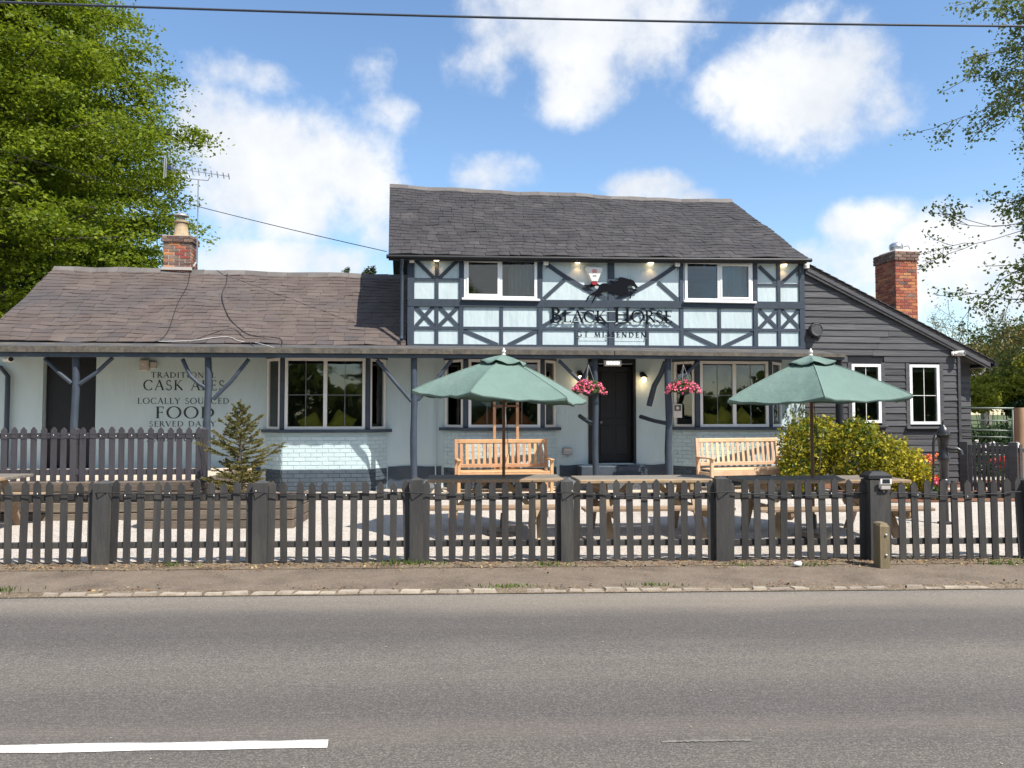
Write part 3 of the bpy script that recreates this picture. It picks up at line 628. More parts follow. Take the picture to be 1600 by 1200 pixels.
# ---- roofs
def roof(name, eave, ridge, ve, vr, back, rows, sw, m, nkeep, keeprow):
    "eave, ridge: (along, height) lines; slates laid in courses over a boarded slab"
    ue0, ue1 = eave[0][0], eave[-1][0]; ur0, ur1 = ridge[0][0], ridge[-1][0]
    def P(s, t, off=0.0):
        ue = ue0 + (ue1 - ue0) * s; ur = ur0 + (ur1 - ur0) * s; ze = interp(eave, ue); zr = interp(ridge, ur)
        sl = math.atan2(zr - ze, vr - ve); wob = .012 * math.sin(s * 23 + t * 9) + .009 * math.sin(s * 51 - t * 14)
        return Vector((ue + (ur - ue) * t, ve + (vr - ve) * t - (off + wob) * math.sin(sl), ze + (zr - ze) * t + (off + wob) * math.cos(sl)))
    n = 16; b = MB(); vs = []
    for i in range(n + 1):
        s = i / n; e = P(s, 0, -.03); r = P(s, 1, -.03); vs += [e, r, Vector((r.x, back, e.z)), e + Vector((0, .02, -.09)), Vector((r.x, back, e.z - .09)), r + Vector((0, 0, -.12))]
    fs = []
    for i in range(n):
        q = 6 * i; w = q + 6; fs += [(q, w, w + 1, q + 1), (q + 1, w + 1, w + 2, q + 2), (q, q + 3, w + 3, w), (q + 2, w + 2, w + 4, q + 4), (q + 3, q + 5, w + 5, w + 3), (q + 5, q + 4, w + 4, w + 5)]
    e = 6 * n; fs += [(0, 1, 5, 3), (1, 2, 4, 5), (e, e + 3, e + 5, e + 1), (e + 1, e + 5, e + 4, e + 2)]
    ro = b.add(vs, fs).obj(name, 'slate_grey', PUB)
    L = (ue1 - ue0); rest = MB(); kept = 0
    for j in range(rows):
        t0 = j / rows - .004; t1 = (j + 1.55) / rows
        if t1 > 1.005: t1 = 1.005
        s = -random.random() * sw / L; k = 0
        while s < 1:
            w = sw / L * random.uniform(.82, 1.2); a, c = max(s, 0), min(s + w, 1); g = .0035 / L
            if c - a > .004:
                dz = random.gauss(0, .0025); ra = random.gauss(0, .003); t0j = t0 + random.gauss(0, .0016) * (22 / rows)
                p0, p1, p2, p3 = P(a + g, t0j, .014 + dz + ra), P(c - g, t0j, .014 + dz - ra), P(c - g, t1, .001), P(a + g, t1, .001)
                dn = Vector((0, .35, -.9)) * .014
                pts = [p0 + dn, p1 + dn, p2 + dn, p3 + dn, p0, p1, p2, p3]
                if keeprow(j, a) and kept < nkeep: MB().hexa(pts).obj('slate', m, ro); kept += 1
                else: rest.hexa(pts)
            s += w
    stuff(rest.obj('slate_courses', m, ro))
    # ridge tiles
    x = 0; k = 0; wl = .46 / L
    while x < 1:
        a, c = x, min(x + wl - .004 / L, 1); p, q = P(a, 1, .012), P(c, 1, .012); r = random.uniform(-.006, .006)
        b = MB(); o1 = Vector((0, -.10, -.075)); o2 = Vector((0, .10, -.075)); up = Vector((0, 0, .05 + r)); dn = Vector((0, 0, -.03))
        b.add([p + o1, q + o1, q + up, p + up, p + o2, q + o2, p + o1 + dn, q + o1 + dn], [(0, 1, 2, 3), (3, 2, 5, 4), (6, 7, 1, 0)]); b.obj('ridge_tile', 'ridge_tile', ro)
        x += wl
    return ro, P
vr = 2.75; ve = -.16
weave = [W(-32, 531, ve), W(200, 534, ve), W(400, 536.5, ve), W(634, 540, ve)]
uL = weave[0][0]
wr = [(uL - .05, Wz(419.5, 77, vr)), W(262, 424, vr), W(330, 426, vr), W(450, 429, vr), W(640, 433, vr)]
roof('wing_roof', weave, wr, ve, vr, 5.7, 21, .33, 'slate_brown', 170, lambda j, a: j < 7)
vr2 = 3.5; ve2 = -.2
me = [W(607, 396.5, ve2), W(800, 399, ve2), W(1000, 401, ve2), W(1262, 402.5, ve2)]
mr_ = [W(609, 291, vr2), W(750, 300, vr2), W(895, 305.5, vr2), W(1000, 311.5, vr2), W(1050, 314, vr2), W(1143, 314, vr2)]
roof('main_roof', me, mr_, ve2, vr2, 7.3, 23, .235, 'slate_grey', 130, lambda j, a: j < 4)
def eaves():
    # gable infill left and right of the main block
    for u in (UL + .01, UR - .16):
        zt = interp(mr_, u) - .14; b = MB(); b.prism([(-.0, 4.5), (7.1, 4.5), (7.1, 4.62), (3.5, zt), (0.0, 4.62)], u, u + .14, 'yz'); b.obj('gable', 'paint_dark', PUB)
    b = MB(); b.prism([(.0, 2.7), (5.35, 2.7), (5.35, 2.8), (2.75, 4.6), (0.0, 2.9)], U0 + .01, U0 + .15, 'yz'); b.obj('gable', 'paint_dark', PUB)
    # fascia, soffit and gutter of the main roof
    n = 10
    def strip(name, m, pts, v0, v1, h0, h1):
        b = MB()
        for (a, za), (c, zc) in zip(pts, pts[1:]):
            b.hexa([(a, v0, za + h0), (c, v0, zc + h0), (c, v1, zc + h0), (a, v1, za + h0), (a, v0, za + h1), (c, v0, zc + h1), (c, v1, zc + h1), (a, v1, za + h1)])
        return b.obj(name, m, PUB)
    strip('fascia', 'paint_dark', me, -.155, -.13, -.105, -.035); strip('soffit', 'paint_dark', me, -.128, -.002, -.095, -.075)
    g = MB(); g.tube([(u, -.205, z - .055) for u, z in [(me[0][0] - .04, me[0][1])] + me[1:-1] + [(me[-1][0] + .08, me[-1][1])]], .042, 8); smooth_by_angle(g.obj('gutter', 'black_paint', PUB), 50)
    strip('fascia', 'paint_dark', weave, -.13, -.1, -.2, -.035)
    d = MB(); u, z = W(632, 430, -.1); d.tube([(UL - .1, -.21, me[0][1] - .1), (UL - .12, -.1, me[0][1] - .3), (UL - .11, -.07, me[0][1] - .45), (UL - .11, -.07, 3.14), (UL - .11, -.2, 3.05)], .035, 8); smooth_by_angle(d.obj('downpipe', 'timber_dark', PUB), 50)
    d = MB(); u = Wu(12, -.08); d.tube([(u - .5, -.08, 2.45), (u - .12, -.08, 2.45), (u, -.08, 2.3), (u, -.08, .6)], .045, 8); smooth_by_angle(d.obj('downpipe', 'paint_dark', PUB), 50)
    d = MB(); u = Wu(681, -.02); d.tube([(u, -.03, 2.6), (u, -.03, .1)], .014, 6); d.obj('conduit', 'paint_blue', PUB)
eaves()

def veranda():
    ve_ = -1.3
    edge = [(-70, 541, 557), (0, 541, 557), (330, 543, 558), (640, 546, 559), (960, 549, 560), (1320, 554, 562)]
    top = [W(x, a, ve_) for x, a, c in edge]; bot = [W(x, c, ve_) for x, a, c in edge]
    ro = MB()
    for i in range(len(top) - 1):
        (a, za), (c, zc) = top[i], top[i + 1]
        b0, b1 = bot[i][1], bot[i + 1][1]; zw = 2.93
        ro.hexa([(a, ve_ + .05, za - .05), (c, ve_ + .05, zc - .05), (c, -.04, zw - .08), (a, -.04, zw - .08), (a, ve_ + .05, za), (c, ve_ + .05, zc), (c, -.04, zw + .02), (a, -.04, zw + .02)])
    r = ro.obj('veranda_roof', 'felt', PUB)
    b = MB(); b2 = MB(); 
    for i in range(len(top) - 1):
        (a, za), (c, zc) = top[i], top[i + 1]; zb, zd = bot[i][1], bot[i + 1][1]; k = .55
        ma, mc = za - (za - zb) * k, zc - (zc - zd) * k
        n = 24
        for j in range(n):
            s, t = j / n, (j + 1) / n; L = lambda x, y, q: x + (y - x) * q; w0 = .012 * math.sin(j * 2.3 + i) + .006 * math.sin(j * 5.1); w1_ = .012 * math.sin((j + 1) * 2.3 + i) + .006 * math.sin((j + 1) * 5.1)
            b.hexa([(L(a, c, s), ve_ - .05 + w0, L(ma, mc, s)), (L(a, c, t), ve_ - .05 + w1_, L(ma, mc, t)), (L(a, c, t), ve_ + .07, L(ma, mc, t)), (L(a, c, s), ve_ + .07, L(ma, mc, s)),
                    (L(a, c, s), ve_ - .02 + w0, L(za, zc, s) + .012), (L(a, c, t), ve_ - .02 + w1_, L(za, zc, t) + .012), (L(a, c, t), ve_ + .07, L(za, zc, t) + .012), (L(a, c, s), ve_ + .07, L(za, zc, s) + .012)])
        b2.hexa([(a, ve_ + .0, zb), (c, ve_ + .0, zd), (c, ve_ + .1, zd), (a, ve_ + .1, zb), (a, ve_ + .0, ma - .003), (c, ve_ + .0, mc - .003), (c, ve_ + .1, mc - .003), (a, ve_ + .1, ma - .003)])
    b.obj('mossy_edge', 'moss_edge', r); b2.obj('veranda_beam', 'paint_dark', PUB)
    vp = -1.15
    def zbeam(u): return interp([(t[0], bb[1]) for t, bb in zip(top, bot)], u)
    def log(pts, r, m='timber_dark', name='brace', n=9):
        o = MB().tube(pts, r, n).obj(name, m, PUB); smooth_by_angle(o, 50); return o
    for x, w, wob in [(118, 10, 1), (325, 10, 1), (647, 10.5, .6), (930, 9.5, .8), (1044, 10.5, 1.2), (1311, 12, .2)]:
        u = Wu(x, vp); z1 = zbeam(u) + .01; r = w * 14.4 / F / 2; n = 9
        pts = [(u + wob * .010 * math.sin(i * 1.3 + x), vp, -.02 + (z1 + .02) * i / n) for i in range(n + 1)]
        o = log(pts, [r * (1.08 - .012 * i + .03 * math.sin(i * 2.1 + x)) for i in range(n + 1)], 'timber_dark' if x < 1300 else 'black_paint', 'post', 10)
    B = [(112, 599, 70, 560), (124, 600, 176, 559), (322, 606, 298, 588), (298, 588, 285, 561), (333, 624, 389, 561), (643, 627, 589, 562), (652, 625, 706, 562), (926, 612, 873, 563), (1050, 600, 1092, 564)]
    for x0, y0, x1, y1 in B:
        (a, za), (c, zc) = W(x0, y0, vp), W(x1, y1, vp); m = ((a + c) / 2 + .01, vp, (za + zc) / 2 - .03)
        log([(a, vp, za), m, (c, vp, zc)], [.038, .034, .036])
    # braces and rails that run back from the two door posts to the wall
    for x, xe in ((930, 893), (1044, 1014)):
        u = Wu(x, vp); z1 = zbeam(u); ue = Wu(xe, -.75)
        log([(u - .03, vp + .03, z1 - .05), ((u * .6 + ue * .4), vp + .12, z1 - .28), ((u * .3 + ue * .7), vp + .3, z1 - .5), (ue, -.75, Wz(634, xe, -.75))], [.055, .05, .055, .058])
    for x, xe, ye, y0 in ((930, 906, 650, 664), (1044, 1001, 651, 662)):
        a = W(x, y0, vp); e = W(xe, ye, -.3); log([(a[0], vp, a[1]), ((a[0] + e[0]) / 2, -.72, (a[1] + e[1]) / 2 - .015), (e[0], -.3, e[1])], [.042, .04, .043])
veranda()

def extension():
    ux0, ux1 = UR + .002, Wu(1497, .05); vf = .05
    def line(pts):  # underside of the verge board
        return lambda u: interp([(-9, W(pts[0][0], pts[0][1], vf)[1] - (-9 - Wu(pts[0][0], vf)) * -0), *[W(x, y, vf) for x, y in pts]], u)
    A, Bp = W(1257, 424, vf), W(1550, 577, vf); sl = (Bp[1] - A[1]) / (Bp[0] - A[0]); under = lambda u: A[1] + (u - A[0]) * sl
    wins = [(*W(1331, 661, vf), *W(1375, 569, vf)), (*W(1421.5, 663, vf), *W(1466, 570, vf))]
    wins = [(a, c, z0, z1) for a, z0, c, z1 in wins]
    # sheathing behind the boards
    b = wall_holes(MB(), ux0, ux1, 0, under(ux1), vf, vf + .15, wins); b.prism([(ux0, under(ux1)), (ux1, under(ux1)), (ux0, under(ux0))], vf, vf + .15)
    b.obj('sheathing', 'black_paint', PUB)
    b = MB(); b.box(ux1 - .15, ux1, vf + .16, 5, 0, under(ux1) - .0); b.box(ux0, ux1, 4.8, 5, 0, 2.6); b.box(ux0 + .05, ux1 - .16, 2.8, 2.85, 0, 2.6); b.box(ux0 + .05, ux1 - .16, vf + .16, 2.8, 2.5, 2.55); b.box(ux0 + .05, ux1 - .16, vf + .16, 2.8, .5, .55); b.obj('room_lining', 'room', PUB)
    ex = .137; z = .10; k = 0; tr = .085
    while z < A[1]:
        z1 = z + ex
        re = lambda zz: min(ux1, A[0] + (zz - A[1]) / sl)
        r0, r1 = re(z), re(z1)
        segs = [(ux0, None)]; cuts = []
        for a, c, w0, w1_ in wins:
            if z1 > w0 - .06 and z < w1_ + .05: cuts.append((a - tr, c + tr))
        cur = ux0; out = []
        for a, c in cuts:
            out.append((cur, a, a)); cur = c
        out.append((cur, r0, r1))
        if not cuts and r0 - ux0 > 2.6:
            j = ux0 + (r0 - ux0) * random.uniform(.3, .7); out = [(ux0, j - .002, j - .002), (j + .002, r0, r1)]
        for a, e0, e1 in out:
            if e0 - a < .03: continue
            e1 = max(e1, a + .01); p = random.uniform(.024, .032); q = random.uniform(-.006, .006); q2 = random.uniform(-.006, .006)
            MB().hexa([(a, vf - p, z + q), (e0, vf - p + random.uniform(-.004, .004), z + q2), (e0, vf - .001, z + q2), (a, vf - .001, z + q), (a, vf - .008, z1 + .01), (e1, vf - .008, z1 + .01), (e1, vf - .001, z1 + .01), (a, vf - .001, z1 + .01)]).obj('weatherboard', 'black_board', PUB)
        z = z1
    for a, c, w0, w1_ in wins:
        window((a, vf - .02), (c, vf - .02), w0, w1_, .06, 'upvc', 1, bars=(1, 1), name='end_window', depth=.08)
        for x0, x1 in ((a - tr, a - .004), (c + .004, c + tr)): MB().box(x0, x1, vf - .034, vf - .0015, w0 - .05, w1_ + .03).obj('window_trim', 'black_board', PUB)
        MB().cbox(a - tr - .03, c + tr + .03, vf - .09, vf - .0012, w0 - .1, w0 - .052, .008).obj('sill', 'black_board', PUB)
    # set-back return at the right end
    ur = Wu(1517, .3); z = .1
    MB().box(ux1 + .001, ur - .01, .33, 5, 0, under(ur) - .1).obj('sheathing', 'black_paint', PUB)
    MB().box(ux1 - .03, ux1 + .03, vf - .045, .3, .05, under(ux1) - .02).obj('corner_board', 'black_board', PUB)
    while z < under(ur) - .05:
        zt = min(z + ex, under(ur) + .02); p = random.uniform(.02, .03); q = random.uniform(-.01, .01)
        MB().hexa([(ux1 + .03, .33 - p, z), (ur, .33 - p, z + q), (ur, .329, z + q), (ux1 + .03, .329, z), (ux1 + .03, .322, zt), (ur, .322, zt), (ur, .329, zt), (ux1 + .03, .329, zt)]).obj('weatherboard', 'black_board', PUB); z += ex
    # roof slab, verge boards
    C0, C1 = W(1258, 412, -.03), W(1551, 565, -.03); h = .05
    b = MB(); b.hexa([(C0[0], -.05, C0[1] - h), (C1[0], -.05, C1[1] - h), (C1[0], 5.2, C1[1] - h), (C0[0], 5.2, C0[1] - h), (C0[0], -.05, C0[1]), (C1[0], -.05, C1[1]), (C1[0], 5.2, C1[1]), (C0[0], 5.2, C0[1])]); rf = b.obj('lean_to_roof', 'slate_grey', PUB)
    # slate edges along the verge
    d = Vector((C1[0] - C0[0], 0, C1[1] - C0[1])); Ld = d.length; d.normalize(); n_ = Vector((-d.z, 0, d.x)); nn = 26
    for i in range(nn):
        p = Vector((C0[0], 0, C0[1])) + d * (Ld * i / nn); q = p + d * (Ld / nn * 1.25)
        P = [p + n_ * .004, q + n_ * .02, q + n_ * .034, p + n_ * .016]
        MB().prism([(v.x, v.z) for v in P], -.075, .35).obj('slate', 'slate_grey', rf)
    D0, D1 = W(1258, 427, -.03), W(1547, 577, -.03); E0, E1 = W(1258, 415, -.03), W(1547, 568, -.03)
    MB().prism([(D0[0], D0[1] + .07), (D1[0], D1[1] + .05), (E1[0], E1[1] + .02), (E0[0], E0[1])], -.045, -.022).obj('verge_board', 'black_board', PUB)
    MB().prism([(D0[0], D0[1]), (D1[0], D1[1]), (D1[0], D1[1] + .048), (D0[0], D0[1] + .068)], -.03, .0).obj('verge_board', 'black_board', PUB)
    MB().prism([(D0[0], D0[1] + .03), (D1[0], D1[1] + .03), (D1[0], D1[1] + .05), (D0[0], D0[1] + .05)], -.0215, vf + .02).obj('verge_soffit', 'black_board', PUB)
    g = MB(); g.tube([(C1[0] + .03, -.1, C1[1] - .07), (C1[0] + .03, 5, C1[1] - .07)], .05, 8); smooth_by_angle(g.obj('gutter', 'black_paint', PUB), 50)
    g = MB(); u = ux1 - .02; 
extension()

# ---- chimneys
def chimney(root_loc, rz, w, dpt, z0, z1, corbel, m, mo, courses_dark, bl, label, sooty=.12):
    c = MB().box(-w / 2, w / 2, -dpt / 2, dpt / 2, z0, z1).obj('chimney', mo, PUB, root_loc, (0, 0, rz)); c['label'] = label
    ch = .075; j = .014; z = z0; r = 0
    while z < z1 - .02:
        zt = min(z + ch - j, z1); cor = corbel if z > z1 - courses_dark * ch else 0
        mm0 = 'chimney_brick_dark' if z > z1 - courses_dark * ch else m
        for face in range(4):
            L = (w if face % 2 == 0 else dpt); D = (dpt if face % 2 == 0 else w); ang = face * math.pi / 2
            if face == 2: continue
            Lc = L + 2 * cor; x = -Lc / 2 - (bl / 2 if r % 2 else 0)
            while x < Lc / 2 - .01:
                a, e = max(x, -Lc / 2), min(x + bl - j, Lc / 2)
                if e - a > .02:
                    pr = random.uniform(.006, .012) + cor
                    MB().cbox(a, e, -D / 2 - pr, -D / 2 + .03 - (0), z, zt, .003).obj('brick', mm0 if random.random() > sooty else 'chimney_brick_dark', c, None, (0, 0, ang))
                x += bl
        if cor: MB().box(-w / 2 - cor + .004, w / 2 + cor - .004, -dpt / 2 - cor + .004, dpt / 2 + cor - .004, zt, z + ch).obj('bed_joint', mo, c)
        z += ch; r += 1
    return c
def chimneys():
    # right: tall orange stack beyond the boarded end
    v = 2.6; u, zt = W(1399, 399, v); c = chimney((u, v, 0), rad(2), .58, .80, 2.9, zt, .03, 'chimney_brick', 'mortar_red', 3, .215, 'tall orange brick stack with metal cowl at right')
    MB().cbox(-.25, .25, -.36, .3, zt + .002, zt + .07, .01).obj('chimney_cap', 'lead_white', c)
    k = MB().lathe([(.11, zt + .07), (.11, zt + .13), (.15, zt + .14), (.165, zt + .19), (.165, zt + .215), (.15, zt + .27), (.10, zt + .31), (.03, zt + .325)], 20, (.02, 0, 0)).obj('cowl', 'galv', c); smooth_by_angle(k, 40)
    MB().tube([(.17, -.1, zt + .2), (.24, -.15, zt + .22), (.27, -.17, zt + .16), (.27, -.17, zt + .07)], .008, 6).obj('cable', 'cable_black', c)
    # left: short stack on the wing ridge
    v = 2.95; u, zt = W(283, 372, v); c = chimney((u, v, 0), 0, .60, .5, 4.3, zt, .03, 'chimney_brick', 'mortar', 2, .24, 'short sooty brick stack with clay pot on left ridge', .6)
    MB().prism([(-.34, -.05), (.34, -.05), (.32, .02), (-.32, .02)], -.30, -.26).obj('lead_flashing', 'plastic_beige', c, (0, 0, Wz(420, 283, v) - .03))
    k = MB().lathe([(.2, zt), (.19, zt + .03), (.165, zt + .06), (.14, zt + .27), (.13, zt + .34), (.16, zt + .35), (.16, zt + .39), (.14, zt + .4)], 18).obj('chimney_pot', 'clay_pot', c); smooth_by_angle(k, 40)
    k = MB().lathe([(.05, zt + .4), (.05, zt + .5), (.17, zt + .5), (.165, zt + .53), (.09, zt + .57), (.02, zt + .58)], 18).obj('cowl', 'galv_dull', c); smooth_by_angle(k, 40)
chimneys()

# ---- painted lettering, drawn with a broad nib
def arc(cx, cy, rx, ry, a0, a1, n=16): return [(cx + rx * math.cos(rad(a0 + (a1 - a0) * i / n)), cy + ry * math.sin(rad(a0 + (a1 - a0) * i / n))) for i in range(n + 1)]
TK, TN = .142, .055
GL = {
 'A': (.80, [([(.06, 0), (.40, 1)], TN), ([(.38, 1.02), (.74, 0)], TK), ([(.18, .36), (.62, .36)], TN)], [(.06, 0, .2), (.74, 0, .26)]),
 'B': (.66, [([(.14, 0), (.14, 1)], TK), (arc(.16, .755, .30, .235, 90, -90), 0), (arc(.16, .265, .40, .255, 90, -90), 0)], [(.08, 0, .16), (.08, 1, .16)]),
 'C': (.84, [(arc(.47, .5, .41, .5, 48, 312, 24), 0), ([(.745, .72), (.745, .95)], TN), ([(.745, .05), (.745, .26)], TN)], []),
 'D': (.88, [([(.14, 0), (.14, 1)], TK), (arc(.2, .5, .6, .485, 90, -90, 20), 0)], [(.08, 0, .16), (.08, 1, .16)]),
 'E': (.60, [([(.14, 0), (.14, 1)], TK), ([(.14, .978), (.5, .978)], TN), ([(.14, .52), (.43, .52)], TN), ([(.14, .022), (.54, .022)], TN), ([(.5, .85), (.5, 1)], TN), ([(.54, 0), (.54, .16)], TN), ([(.43, .45), (.43, .6)], TN)], [(.08, 0, .16), (.08, 1, .16)]),
 'F': (.55, [([(.14, 0), (.14, 1)], TK), ([(.14, .978), (.5, .978)], TN), ([(.14, .5), (.43, .5)], TN), ([(.5, .83), (.5, 1)], TN), ([(.43, .43), (.43, .58)], TN)], [(.14, 0, .28), (.08, 1, .16)]),
 'G': (.90, [(arc(.47, .5, .41, .5, 48, 320, 24), 0), ([(.745, .72), (.745, .95)], TN), ([(.77, .08), (.77, .44)], TK)], [(.77, .44, .26)]),
 'H': (.92, [([(.16, 0), (.16, 1)], TK), ([(.76, 0), (.76, 1)], TK), ([(.16, .52), (.76, .52)], TN)], [(.16, 0, .28), (.16, 1, .28), (.76, 0, .28), (.76, 1, .28)]),
 'I': (.34, [([(.17, 0), (.17, 1)], TK)], [(.17, 0, .28), (.17, 1, .28)]),
 'K': (.76, [([(.14, 0), (.14, 1)], TK), ([(.2, .46), (.6, 1)], TN), ([(.27, .56), (.74, 0)], TK)], [(.14, 0, .28), (.14, 1, .28), (.6, 1, .2), (.74, 0, .12)]),
 'L': (.60, [([(.14, 0), (.14, 1)], TK), ([(.14, .022), (.55, .022)], TN), ([(.55, 0), (.55, .17)], TN)], [(.14, 1, .28), (.08, 0, .16)]),
 'M': (1.04, [([(.1, 0), (.2, 1)], TN), ([(.2, 1), (.52, .0)], TK), ([(.52, .0), (.83, 1)], TN), ([(.83, 1), (.93, 0)], TK)], [(.1, 0, .2), (.93, 0, .26)]),
 'N': (.92, [([(.14, 0), (.14, 1)], TN), ([(.12, 1), (.78, -.02)], TK), ([(.78, 0), (.78, 1)], TN)], [(.14, 0, .22), (.08, 1, .14), (.78, 1, .22)]),
 'O': (.96, [(arc(.48, .5, .42, .5, 0, 360, 32), 0)], []),
 'R': (.74, [([(.14, 0), (.14, 1)], TK), (arc(.16, .745, .34, .245, 90, -90), 0), ([(.32, .5), (.72, 0)], TK)], [(.14, 0, .28), (.08, 1, .16), (.72, 0, .12)]),
 'S': (.58, [(arc(.28, .75, .19, .235, 40, 250, 14) + arc(.28, .26, .23, .245, 75, -150, 16), .085), ([(.43, .8), (.43, .95)], TN), ([(.08, .06), (.08, .22)], TN)], []),
 'T': (.74, [([(.37, 0), (.37, 1)], TK), ([(.03, .978), (.71, .978)], TN), ([(.03, .84), (.03, 1)], TN), ([(.71, .84), (.71, 1)], TN)], [(.37, 0, .28)]),
 'U': (.86, [([(.14, 1), (.14, .35)], TK), (arc(.42, .35, .28, .35, 180, 360, 14), 0), ([(.70, .35), (.70, 1)], TN)], [(.14, 1, .28), (.70, 1, .2)]),
 'V': (.78, [([(.06, 1), (.40, 0)], TK), ([(.40, 0), (.72, 1)], TN)], [(.06, 1, .26), (.72, 1, .2)]),
 'Y': (.74, [([(.04, 1), (.37, .48)], TK), ([(.37, .48), (.70, 1)], TN), ([(.37, 0), (.37, .5)], TK)], [(.04, 1, .26), (.70, 1, .2), (.37, 0, .28)]),
}
def glyph(ch, x, z, h, d0, d1):
    "returns builder of one letter, standing at x with cap height h between depths d0 (front) and d1"
    b = MB(); k = 0
    adv, strokes, serifs = GL[ch]
    def ribbon(pts, wd):
        nonlocal k
        n = len(pts); Lf = []; Rt = []
        for i in range(n):
            p, q = pts[max(i - 1, 0)], pts[min(i + 1, n - 1)]; dx, dy = q[0] - p[0], q[1] - p[1]; l = math.hypot(dx, dy) or 1; dx /= l; dy /= l
            w = wd if wd else TN + (TK - TN) * abs(dy) ** 1.4
            Lf.append((pts[i][0] - dy * w / 2, pts[i][1] + dx * w / 2)); Rt.append((pts[i][0] + dy * w / 2, pts[i][1] - dx * w / 2))
        e = .0004 * k; k += 1
        for i in range(n - 1):
            q = [Lf[i], Lf[i + 1], Rt[i + 1], Rt[i]]; b.prism([(x + a * h, z + c * h) for a, c in q], d0 - e, d1)
    for pts, wd in strokes: ribbon(pts, wd)
    for sx, sy, sw in serifs: ribbon([(sx - sw / 2, abs(sy - .02)), (sx + sw / 2, abs(sy - .02))], .04)
    return b, adv
def text_width(t, sp): return sum((GL[c][0] if c in GL else .38) + sp for c in t) - sp
def lettering(t, u0, u1, z, h, d0, d1, parent, m, sp, each=True, first=1.0, word=None):
    tw = 0
    for i, c in enumerate(t): tw += ((GL[c][0] if c in GL else .42) * (first if (i == 0 or t[i - 1] == ' ') else 1) + sp)
    tw -= sp; sx = (u1 - u0) / (tw * h); x = 0
    for i, c in enumerate(t):
        f = first if (i == 0 or t[i - 1] == ' ') else 1
        if c in GL:
            b, adv = glyph(c, 0, 0, h * f, d0, d1); b.v = [(p[0] * sx, p[1], p[2]) for p in b.v]
            b.obj('letter', m, parent, (u0 + x * h * sx, 0, z - (f - 1) * h * .22), fix=False); x += adv * f + sp
        else: x += .42 + sp
def signs():
    # lettering painted on the wing wall
    rows = [('TRADITIONAL', 236, 337, 590, 582), ('CASK ALES', 224, 352, 609.5, 594.5), ('LOCALLY SOURCED', 215, 358, 631, 622), ('FOOD', 243, 335, 653.5, 635.5), ('SERVED DAILY', 233, 337, 666.5, 658), ('FAMILY GARDEN', 221, 352, 690, 680)]
    L = empty('painted_lettering', BO, TH); tag(L, 'black serif lettering TRADITIONAL CASK ALES painted on pale wall', 'lettering')
    for t, x0, x1, yb, yt in rows:
        a, z = W(x0, yb); c, z1 = W(x1, yt); lettering(t, a, c, z, z1 - z, -.0035, -.001, L, 'letter_print', .16)
    # raised sign on the timber front
    S = empty('pub_sign', BO, TH); tag(S, 'raised dark letters BLACK HORSE on rails across the timber front', 'sign')
    for x0, x1, t in ((861, 948, 'BLACK'), (960.5, 1052, 'HORSE')):
        a, z = W(x0, 502.5, -.1); c, zt = W(x1, 485, -.1); lettering(t, a, c, z, zt - z, -.052, -.043, S, 'letter_black', .06, first=1.3)
    for y in (486, 501.5):
        a, z = W(866, y, -.07); c, zc = W(1046, y + 1.2, -.07); MB().bar((a, -.0385, z), (c, -.0385, zc), .008, .012).obj('rail', 'paint_blue', S)
        for x in (880, 1035): u = Wu(x); MB().box(u - .008, u + .008, -.034, -.001, z - .005, z + .012).obj('bracket', 'galv_dull', S)
    G = empty('place_name_sign', BO, TH); tag(G, 'clear strip with small dark letters GT MISSENDEN', 'sign')
    a, z = W(902, 526, -.03); c, zt = W(1010, 519.5, -.03); lettering('GT MISSENDEN', a, c, z + .006, zt - z, -.009, -.004, G, 'letter_black', .36)
    for o in list(G.children):
        if Wu(946) < o.location.x < Wu(960): o.location.y = -.036
    a2, z2 = W(901, 527.2, -.03); c2, _ = W(1011, 527.2, -.03); MB().box(a2, c2, -.041, -.037, z2 - .003, z2 + .003).obj('rail', 'galv_dull', G)
    for x in (905, 1008): u = Wu(x); MB().box(u - .006, u + .006, -.038, -.001, z2 - .004, z2 + .004).obj('bracket', 'galv_dull', G)
    # galloping horse cut from dark sheet
    out = [(120, 325), (170, 318), (230, 320), (290, 300), (340, 272), (400, 262), (450, 275), (500, 312), (520, 318), (560, 290), (620, 272), (680, 280), (730, 295), (780, 300), (850, 290), (870, 268), (820, 250), (772, 236), (765, 212), (800, 205), (850, 218), (900, 226), (965, 212), (985, 188), (935, 182), (900, 165), (910, 148), (945, 160), (1000, 158), (985, 138), (1040, 126), (1110, 135), (1180, 155), (1240, 175), (1275, 185), (1290, 162), (1302, 186), (1350, 205), (1390, 245), (1410, 290), (1440, 330), (1468, 362), (1462, 394), (1420, 402), (1395, 385), (1385, 360), (1330, 345), (1290, 332), (1240, 347), (1215, 375), (1208, 405), (1240, 404), (1290, 396), (1340, 406), (1400, 432), (1475, 455), (1430, 472), (1370, 462), (1320, 440), (1270, 430), (1232, 440), (1225, 465), (1250, 485), (1300, 498), (1352, 505), (1340, 540), (1312, 580), (1302, 640), (1286, 668), (1268, 640), (1280, 580), (1265, 545), (1230, 535), (1150, 562), (1080, 590), (1010, 596), (940, 572), (880, 545), (820, 512), (740, 492), (680, 482), (620, 492), (570, 520), (520, 555), (470, 582), (432, 604), (412, 650), (382, 700), (352, 740), (330, 775), (338, 720), (358, 660), (385, 622), (396, 585), (350, 575), (302, 580), (262, 620), (237, 660), (212, 700), (178, 722), (188, 660), (230, 600), (280, 560), (325, 530), (340, 508), (400, 490), (440, 450), (480, 400), (498, 350), (440, 337), (380, 352), (300, 387), (220, 382), (160, 357)]
    pts = [W(905 + x / 16, 425 + y / 16, -.07) for x, y in out]
    cx = sum(p[0] for p in pts) / len(pts); cz = sum(p[1] for p in pts) / len(pts); p0 = BO + EU * cx
